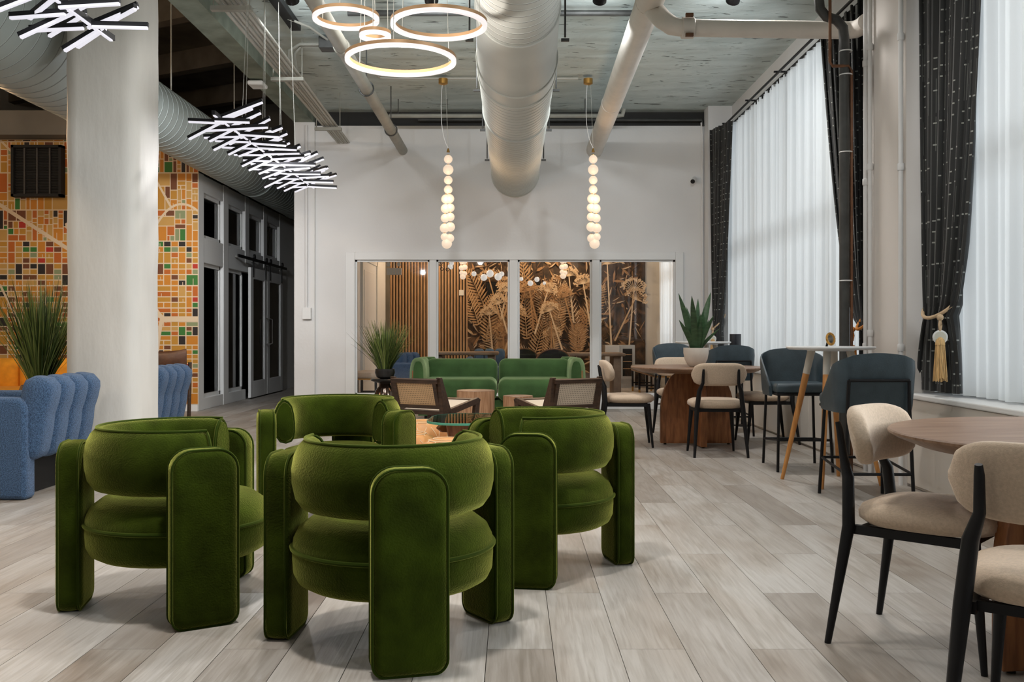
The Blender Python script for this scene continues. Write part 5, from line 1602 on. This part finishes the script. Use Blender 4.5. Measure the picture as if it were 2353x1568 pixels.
# ------------------------------------------------------------------ sofa group
so = thing('green_sofa', 'long sage green velvet sofa below the interior window', 'sofa', (-0.18, 11.65, 0))
SW = 2.06
for k in (-1, 1):
    MB().rbox(k * (SW / 4 - 0.06), -0.12, 0.38, SW / 2 - 0.135, 0.78, 0.26, 0.09, n=4, bulge=0.02).build('seat_cushion', SVELVET, so)
    MB().rbox(k * (SW / 4 - 0.06), 0.28, 0.57, SW / 2 - 0.135, 0.24, 0.36, 0.09, n=4, M=Matrix.Translation((0, 0.0, 0)) @ Matrix.Rotation(-0.06, 4, 'X')).build('back_cushion', SVELVET, so)
    # rolled end: thick curved pad wrapping round the side
    P = []
    for i in range(13):
        q = i / 12
        if q < 0.45:
            u = q / 0.45
            c = (SW / 2 - 0.10 - 0.16 + 0.16 * u, 0.36 - 0.0 * u)
            a = PI / 2 - u * 0.5
        else:
            u = (q - 0.45) / 0.55
            c = (SW / 2 - 0.10 + 0.03 * math.sin(u * PI), 0.36 - 0.75 * u)
            a = 0
        h = 0.40 - 0.02 * u
        n_ = Vector((math.cos(a), math.sin(a)))
        L_ = []
        for p in range(20):
            t_ = 2 * PI * p / 20
            cc_, ss = math.copysign(abs(math.cos(t_)) ** 0.7, math.cos(t_)), math.copysign(abs(math.sin(t_)) ** 0.7, math.sin(t_))
            kk = 0.6 if i in (0, 12) else 1
            L_.append((k * (c[0] + n_.x * 0.10 * cc_ * kk), c[1] + n_.y * 0.10 * cc_ * kk, 0.52 + 0.235 * ss * (0.85 if kk < 1 else 1)))
        P.append(L_)
    MB().loft(P).build('arm', SVELVET, so, ang=60)
    MB().rbox(k * (SW / 2 - 0.04), -0.36, 0.33, 0.03, 0.05, 0.56, 0.008).build('wood_trim', WALNUT, so)
MB().box(-SW / 2 + 0.1, SW / 2 - 0.1, -0.4, 0.36, 0.08, 0.26).build('base', SVELVET, so, flat=True)
for a in (-1, 1):
    for b in (-0.34, 0.3): MB().box(a * (SW / 2 - 0.2) - 0.03, a * (SW / 2 - 0.2) + 0.03, b - 0.03, b + 0.03, 0, 0.08).build('foot', BLACK, so, flat=True)
for (lab, x, y, r, h) in (('taller round walnut drum table before the green sofa', -0.386, 10.0, 0.198, 0.455), ('shorter round walnut drum table before the green sofa', 0.055, 9.75, 0.152, 0.415)):
    t = thing('drum_table', lab, 'side table', (x, y, 0))
    MB().lathe([(r - 0.004, 0), (r, 0.004), (r, h - 0.004)], 40).build('drum', WALNUTLT, t)
    MB().lathe([(r, h - 0.004), (r - 0.003, h), (0.01, h)], 40).build('table_top', WALNUTTOP, t)
def cane_chair(label, loc, rz, cane):
    t = thing('cane_lounge_chair', label, 'chair', loc, rz, 'cane lounge chairs')
    W = 0.50
    for sx in (-1, 1):
        x = sx * W / 2
        M = Matrix.Translation((x, 0, 0))
        # rear upright wedge, front leg and seat rail
        P = [(-0.30, 0.66), (-0.26, 0.66), (-0.10, 0.33), (-0.16, 0.0), (-0.24, 0.0), (-0.24, 0.3)]
        bevel(MB().loft([[(x - 0.02, y, z) for y, z in P], [(x + 0.02, y, z) for y, z in P]]).build('rear_upright', DARKWOOD, t, flat=True), 0.004)
        P = [(-0.24, 0.30), (0.36, 0.40), (0.38, 0.43), (0.34, 0.45), (-0.22, 0.36)]
        bevel(MB().loft([[(x - 0.02, y, z) for y, z in P], [(x + 0.02, y, z) for y, z in P]]).build('seat_rail', DARKWOOD, t, flat=True), 0.004)
        P = [(0.30, 0.41), (0.37, 0.43), (0.31, 0.0), (0.24, 0.0)]
        bevel(MB().loft([[(x - 0.02, y, z) for y, z in P], [(x + 0.02, y, z) for y, z in P]]).build('front_leg', DARKWOOD, t, flat=True), 0.004)
    lean = Matrix.Translation((0, -0.265, 0.5)) @ Matrix.Rotation(0.28, 4, 'X')
    bk = MB().box(-W / 2, W / 2, -0.018, 0.018, 0.115, 0.15, M=lean).build('back_rail', DARKWOOD, t, flat=True)
    MB().box(-W / 2, W / 2, -0.018, 0.018, -0.12, -0.09, M=lean).build('back_rail', DARKWOOD, t, flat=True)
    for sx in (-1, 1): MB().box(sx * (W / 2 - 0.035) - 0.018, sx * (W / 2 - 0.035) + 0.018, -0.016, 0.016, -0.09, 0.115, M=lean).build('back_stile', DARKWOOD, t, flat=True)
    cb_ = MB().box(-W / 2 + 0.05, W / 2 - 0.05, -0.006, 0.006, -0.09, 0.115).build('cane_back', cane, t, flat=True)
    cb_.matrix_local = lean
    ms = Matrix.Translation((0, 0.06, 0.385)) @ Matrix.Rotation(0.14, 4, 'X')
    cb_ = MB().box(-W / 2 + 0.02, W / 2 - 0.02, -0.27, 0.27, -0.006, 0.006).build('cane_seat', CANEL, t, flat=True)
    cb_.matrix_local = ms
    for yy in (-0.27, 0.27): MB().box(-W / 2, W / 2, yy - 0.025, yy + 0.025, -0.02, 0.016, M=ms).build('seat_rail', DARKWOOD, t, flat=True)
    MB().box(-W / 2, W / 2, -0.22, -0.19, 0.16, 0.20).build('stretcher', DARKWOOD, t, flat=True)
    return t
cane_chair('dark wood cane chair on the left facing the sofa', (-0.72, 8.75, 0), math.radians(60 - 90), CANE)
cane_chair('dark wood cane chair on the right facing the sofa', (0.43, 8.75, 0), math.radians(120 - 90), CANEL)
gt = thing('glass_coffee_table', 'rounded triangular glass coffee table on a walnut base', 'coffee table', (-0.22, 7.1, 0), 0.1)
def tri(ins):
    P = []
    for i in range(60):
        q = 2 * PI * i / 60
        r = 0.46 - ins + 0.06 * math.cos(3 * q + 0.4)
        P.append((r * math.cos(q) * 0.98, r * math.sin(q) * 0.9))
    return P
MB().loft([[(x, y, 0.405) for x, y in tri(0)], [(x, y, 0.42) for x, y in tri(0)]]).build('glass_top', GLASSG, gt)
L0, L1 = tri(-0.001), tri(0.004)
MB().loft([[(x, y, 0.404) for x, y in L1], [(x, y, 0.405) for x, y in L0], [(x, y, 0.420) for x, y in L0], [(x, y, 0.421) for x, y in L1]], closed=True).build('glass_edge', GLASSEDGE, gt)
for k, a in enumerate((2.6, -0.5)):
    P = [(-0.36, 0.40), (0.30, 0.40), (0.34, 0.36), (0.30, 0.33), (-0.08, 0.30), (-0.17, 0.22), (-0.19, 0.0), (-0.29, 0.0), (-0.34, 0.3)]
    bevel(MB().loft([[(x, -0.02, z) for x, z in P], [(x, 0.02, z) for x, z in P]], M=Matrix.Rotation(0.35 if k == 0 else PI + 0.5, 4, 'Z') @ Matrix.Translation((0.02, -0.12 if k == 0 else -0.06, 0))).build('base_arm', WALNUT, gt, flat=True), 0.008)
def pouf(label, loc):
    t = thing('leather_pouf', label, 'pouf', loc, random.uniform(0, 1), 'tan leather poufs')
    prof = [(0.12, 0.0), (0.19, 0.02), (0.225, 0.09), (0.23, 0.16), (0.215, 0.25), (0.17, 0.315), (0.10, 0.345), (0.02, 0.352)]
    MB().lathe(prof, 40).build('body', LEATHERO, t)
    sm_ = MB()
    def pr(z):
        for (r0, z0_), (r1, z1_) in zip(prof, prof[1:]):
            if z0_ <= z <= z1_: return r0 + (r1 - r0) * (z - z0_) / (z1_ - z0_)
        return 0.02
    for k in range(10):
        a = 2 * PI * k / 10
        for s_ in (-1, 1):
            P = []
            for i in range(9):
                u = i / 8
                z = 0.05 + 0.285 * u
                r = pr(z) + 0.002
                aa = a + s_ * (PI / 10) * math.sin(PI * u)
                P.append((r * math.cos(aa), r * math.sin(aa), z))
            sm_.tube(P, 0.003, 4)
    sm_.tube(ring(0, 0, 0.125, 36, 0.337), 0.004, 5, closed=True)
    sm_.tube(ring(0, 0, 0.10, 36, 0.347), 0.003, 5, closed=True)
    sm_.build('stitching', STITCH, t)
    return t
for lab, x, y in (('tan leather pouf nearest the camera with its round top medallion showing', -0.43, 6.38), ('tan leather pouf behind the leg of the facing green chair', -0.74, 6.82),
                  ('tan leather pouf left of the coffee table leg', -0.72, 7.72), ('tan leather pouf under the glass coffee table', -0.30, 7.42), ('tan leather pouf under the backrest of the facing green chair', -0.88, 6.22)):
    pouf(lab, (x, y, 0))

# ------------------------------------------------------------------ dining sets
def dining_table(label, loc, rz=0):
    t = thing('round_dining_table', label, 'table', loc, rz)
    R = 0.62
    MB().lathe([(R - 0.09, 0.685), (R - 0.02, 0.712), (R, 0.724), (R, 0.731), (R - 0.004, 0.735), (0.01, 0.735)], 64).build('table_top', WALNUTTOP, t, ang=30)
    for k in range(2):
        P = [(-0.345, 0.012), (0.345, 0.012), (0.345, 0.30)]
        for i in range(1, 12):
            q = PI * i / 24
            P.append((0.345 - 0.2 * (1 - math.cos(q)), 0.30 + 0.385 * math.sin(q)))
        P += [(0.145, 0.685), (-0.145, 0.685)]
        for i in range(11, 0, -1):
            q = PI * i / 24
            P.append((-0.345 + 0.2 * (1 - math.cos(q)), 0.30 + 0.385 * math.sin(q)))
        P.append((-0.345, 0.30))
        hw_ = 0.03
        pn = MB().loft([[(x, -hw_, z) for x, z in P], [(x, hw_, z) for x, z in P]], M=Matrix.Rotation(PI / 2 * k, 4, 'Z')).build('arch_panel', WALNUT, t, flat=True)
        bevel(pn, 0.004)
        for sx in (-0.3, 0.3): MB().lathe([(0.014, 0), (0.014, 0.012)], 10, M=Matrix.Rotation(PI / 2 * k, 4, 'Z') @ Matrix.Translation((sx, 0, 0))).build('glide', BLACK, t)
    return t
t1 = dining_table('round walnut dining table with crossed arches carrying the snake plant', (1.74, 9.05, 0))
dup(t1, 'round walnut dining table with crossed arches cut by the right edge', (1.84, 3.0, 0), 0.12)
def dining_chair(label, loc, rz):
    t = thing('dining_chair', label, 'chair', loc, rz, 'beige dining chairs')
    def sq(r, p, z):
        return [(math.copysign(abs(math.cos(q)) ** p, math.cos(q)) * r, math.copysign(abs(math.sin(q)) ** p, math.sin(q)) * r, z) for q in [2 * PI * i / 40 for i in range(40)]]
    MB().loft([sq(0.17, 0.65, 0.405), sq(0.205, 0.65, 0.41), sq(0.23, 0.65, 0.43), sq(0.232, 0.65, 0.45), sq(0.222, 0.65, 0.468), sq(0.19, 0.7, 0.482), sq(0.12, 0.8, 0.488), sq(0.02, 1, 0.489)]).build('seat', BEIGE, t, ang=70)
    loops = []
    n = 24
    for i in range(n + 1):
        u = -1 + 2 * i / n
        x = 0.225 * u
        yb = -0.235 + 0.07 * u * u
        e = math.sqrt(max(0.0, 1 - abs(u) ** 5.5)) * 0.80 + 0.20
        L_ = []
        tg = Vector((1, 0.62 * u * 0.9)).normalized()
        for p in range(20):
            q = 2 * PI * p / 20
            c, s_ = math.copysign(abs(math.cos(q)) ** 0.6, math.cos(q)), math.copysign(abs(math.sin(q)) ** 0.6, math.sin(q))
            hz = 0.098 * e
            o = 0.034 * c * (0.6 + 0.4 * e)
            zz = 0.70 + hz * s_
            L_.append((x - tg.y * o, yb + tg.x * o - (zz - 0.70) * 0.22, zz))
        loops.append(L_)
    MB().loft(loops).build('backrest', BEIGE, t, ang=70)
    for sx in (-1, 1):
        MB().tube([(sx * 0.225, -0.285, 0.0), (sx * 0.195, -0.225, 0.40), (sx * 0.175, -0.235, 0.56), (sx * 0.150, -0.262, 0.63), (sx * 0.148, -0.276, 0.72), (sx * 0.148, -0.283, 0.745)], [0.011, 0.021, 0.020, 0.014, 0.012, 0.009], 12).build('rear_leg', BLACK, t)
        MB().tube([(sx * 0.205, 0.205, 0.0), (sx * 0.175, 0.165, 0.40)], [0.010, 0.020], 12).build('front_leg', BLACK, t)
        MB().box(-0.011, 0.011, -0.21, 0.18, 0.375, 0.405, M=Matrix.Translation((sx * 0.18, 0, 0))).build('side_rail', BLACK, t, flat=True)
    for y in (-0.18, 0.15): MB().box(-0.18, 0.18, y - 0.011, y + 0.011, 0.38, 0.405).build('cross_rail', BLACK, t, flat=True)
    return t
def face(dx, dy): return math.atan2(dy, dx) - PI / 2
dcn = dining_chair('beige dining chair with its back to the camera at the far walnut table', (1.76, 8.33, 0), face(0.02, 1))
dup(dcn, 'beige dining chair seen from the side left of the far walnut table', (1.09, 8.97, 0), face(1, -0.06))
dup(dcn, 'beige dining chair right of the far walnut table behind the blue stool', (2.40, 9.2, 0), face(-1, -0.05))
dup(dcn, 'beige dining chair on the far side of the walnut table behind the plant', (1.72, 9.82, 0), face(0.05, -1))
dup(dcn, 'beige dining chair in the right foreground seen from behind at left of the near table', (1.43, 3.22, 0), face(0.74, -0.67))
dup(dcn, 'beige dining chair nearest the camera at the bottom right corner', (1.37, 2.36, 0), face(0.6, 0.8))

# ------------------------------------------------------------------ counter tables and stools
def bar_table(label, loc, rz):
    t = thing('counter_table', label, 'table', loc, rz)
    MB().lathe([(0.285, 0.935), (0.30, 0.945), (0.302, 0.952), (0.298, 0.957), (0.01, 0.957)], 56).build('table_top', WHITETOP, t, ang=30)
    MB().lathe([(0.16, 0.925), (0.16, 0.935)], 28).build('mount_plate', WHITETOP, t)
    for k in range(4):
        a = PI / 4 + PI / 2 * k
        c, s_ = math.cos(a), math.sin(a)
        top, bot = Vector((0.13 * c, 0.13 * s_, 0.93)), Vector((0.335 * c, 0.335 * s_, 0))
        mid = top + (bot - top) * 0.18
        lg = MB().tube([mid, bot], [0.024, 0.013], 14).build('leg', OAK, t)
        MB().tube([top, mid], [0.027, 0.0242], 14).build('leg_collar', mat('dipped grey collar', (0.55, 0.52, 0.46), 0.5) if k == 0 else bpy.data.materials['dipped grey collar'], lg)
    return t
bt = bar_table('white round counter table on oak legs between two slate stools', (2.235, 6.73, 0), 0.30)
dup(bt, 'white round counter table farther back behind the plant pot', (2.1, 10.55, 0), 0.3)
def stool(label, loc, rz):
    t = thing('counter_stool', label, 'stool', loc, rz, 'slate blue counter stools')
    MB().rbox(0, 0.03, 0.63, 0.43, 0.42, 0.075, 0.028, bulge=0.012).build('seat', LEATHERB, t)
    MB().rbox(0, 0.03, 0.585, 0.425, 0.415, 0.02, 0.009).build('seat_pan', BLACK, t)
    # wrapped back shell, full height behind and sloping away along the sides
    loops = []
    n = 40
    for i in range(n + 1):
        u = -1 + 2 * i / n
        s_ = abs(u)
        if s_ < 0.55:
            x, y, a = 0.17 * (u / 0.55), -0.205, -PI / 2
            nx, ny = 0, -1
        elif s_ < 0.72:
            q = (s_ - 0.55) / 0.17 * PI / 2
            x = math.copysign(0.17 + 0.055 * math.sin(q), u)
            y = -0.15 - 0.055 * math.cos(q)
            nx, ny = math.copysign(math.sin(q), u), -math.cos(q)
        else:
            q = (s_ - 0.72) / 0.28
            x = math.copysign(0.225, u)
            y = -0.15 + 0.26 * q
            nx, ny = math.copysign(1, u), 0
        top = 0.93 - 0.012 * (s_ / 0.45) ** 2 if s_ < 0.45 else 0.918 - 0.058 * ((s_ - 0.45) / 0.25) ** 2 if s_ < 0.7 else 0.86 - 0.215 * ((s_ - 0.7) / 0.3)
        out_ = 0.05
        L_ = []
        H_ = [0.565, 0.60, 0.66, 0.72, 0.78, 0.84, 0.90, 1.0]
        for side, order in ((1, range(8)), (-1, reversed(range(8)))):
            for k in order:
                z = 0.565 + (top - 0.565) * (k / 7)
                flare = out_ * ((z - 0.565) / 0.36)
                o = (0.012 if side > 0 else -0.012) * (0.5 if k in (0, 7) else 1)
                L_.append((x + nx * (o + flare * 0.5 * abs(nx)), y + ny * (o + flare * (1 if ny else 0)), z))
        loops.append(L_)
    MB().loft(loops).build('back_shell', LEATHERB, t, ang=60)
    for sx in (-1, 1):
        MB().tube([(sx * 0.205, -0.27, 0.0), (sx * 0.185, -0.25, 0.60), (sx * 0.18, -0.262, 0.765)], 0.011, 10).build('rear_leg', BLACK, t)
        MB().tube([(sx * 0.205, 0.25, 0.0), (sx * 0.185, 0.20, 0.585)], 0.011, 10).build('front_leg', BLACK, t)
        MB().tube([(sx * 0.20, -0.263, 0.20), (sx * 0.195, 0.23, 0.24)], 0.009, 8).build('side_bar', BLACK, t)
    MB().tube([(-0.18, -0.262, 0.765), (0.18, -0.262, 0.765)], 0.010, 8).build('back_bar', BLACK, t)
    MB().tube([(-0.199, -0.263, 0.20), (0.199, -0.263, 0.20)], 0.009, 8).build('rear_bar', BLACK, t)
    MB().tube([(-0.195, 0.232, 0.24), (0.195, 0.232, 0.24)], 0.009, 8).build('foot_bar', BLACK, t)
    return t
s1 = stool('slate leather counter stool seen from behind at the white table', (2.21, 6.02, 0), face(0.02, 1))
dup(s1, 'slate leather counter stool facing the camera at the white table', (2.22, 7.47, 0), face(-0.05, -1))
dup(s1, 'slate blue stool with its back rail showing right of the plant pot', (2.22, 9.98, 0), face(-0.1, 1))
dup(s1, 'slate blue stool half hidden left of the plant pot', (1.93, 11.25, 0), face(0.1, -1))
pf = thing('picture_frame', 'small ornate oval gold frame standing on the white counter table', 'frame', (2.225, 6.70, 0.957), 0.25)
Mf = Matrix.Translation((0, 0, 0.052)) @ Matrix.Rotation(PI / 2 - 0.2, 4, 'X') @ Matrix.Diagonal((0.86, 1.12, 1, 1))
MB().lathe([(0.024, 0.0), (0.028, 0.006), (0.036, 0.008), (0.042, 0.003), (0.042, -0.004)], 32, M=Mf, cap=False).build('rim', BRASS, pf)
gm = MB()
for k in range(14):
    q = 2 * PI * k / 14
    gm.sphere(tuple(Mf @ Vector((0.035 * math.cos(q), 0.035 * math.sin(q), 0.008))), 0.005, 8)
gm.build('ornament', BRASS, pf)
MB().lathe([(0.001, 0.002), (0.027, 0.002)], 28, M=Mf).build('picture', mat('small portrait print', (0.45, 0.42, 0.36), 0.4, c2=(0.06, 0.055, 0.05), vscale=40), pf)
MB().box(-0.008, 0.008, -0.002, 0.002, 0, 0.07, M=Matrix.Translation((0, 0.05, 0)) @ Matrix.Rotation(0.45, 4, 'X')).build('strut', BLACK, pf, flat=True)
fo = thing('pole_lamp', 'black pole lamp with short dark drum shade under the far window', 'lamp', (2.6, 10.85, 0))
MB().lathe([(0.10, 0), (0.10, 0.012), (0.03, 0.02)], 24).build('base', BLACK, fo)
MB().tube([(0, 0, 0.01), (0, 0, 0.88)], 0.013, 10).build('pole', BLACK, fo)
MB().tube([(0, 0, 0.88), (-0.06, 0, 0.885)], 0.008, 8).build('arm', BLACK, fo)
MB().lathe([(0.062, 0.86), (0.064, 0.863), (0.064, 1.04), (0.060, 1.04), (0.058, 0.87)], 28, M=Matrix.Translation((-0.075, 0, 0)), cap=False).build('shade', mat('charcoal shade', (0.02, 0.022, 0.028), 0.35), fo)
MB().lathe([(0.01, 0.875), (0.06, 0.875)], 20, M=Matrix.Translation((-0.075, 0, 0))).build('shade_plate', BLACK, fo)
# heater valve by the casing
hv = thing('heater_valve', 'white heater valve low on the casing behind the counter table', 'valve', (2.70, 8.1, 0.12))
MB().lathe([(0.03, 0), (0.035, 0.01), (0.035, 0.07), (0.028, 0.09)], 18, M=Matrix.Rotation(-PI / 2, 4, 'Y')).build('knob', TRIM, hv)
MB().tube([(0, 0, 0), (0, 0, -0.12)], 0.012, 8).build('tail_pipe', CHROME, hv)
wo = thing('wall_outlet', 'white outlet with coiled cable at the foot of the pier', 'outlet', (2.705, 6.95, 0.42))
bevel(MB().box(-0.012, 0.0, -0.045, 0.045, -0.06, 0.06).build('plate', TRIM, wo, flat=True), 0.004)
MB().tube([(-0.03 - 0.006 * (i % 3), 0.11 * math.sin(i * 0.42), -0.17 + 0.14 * math.cos(i * 0.42)) for i in range(34)], 0.007, 6).build('cable', TRIM, wo)
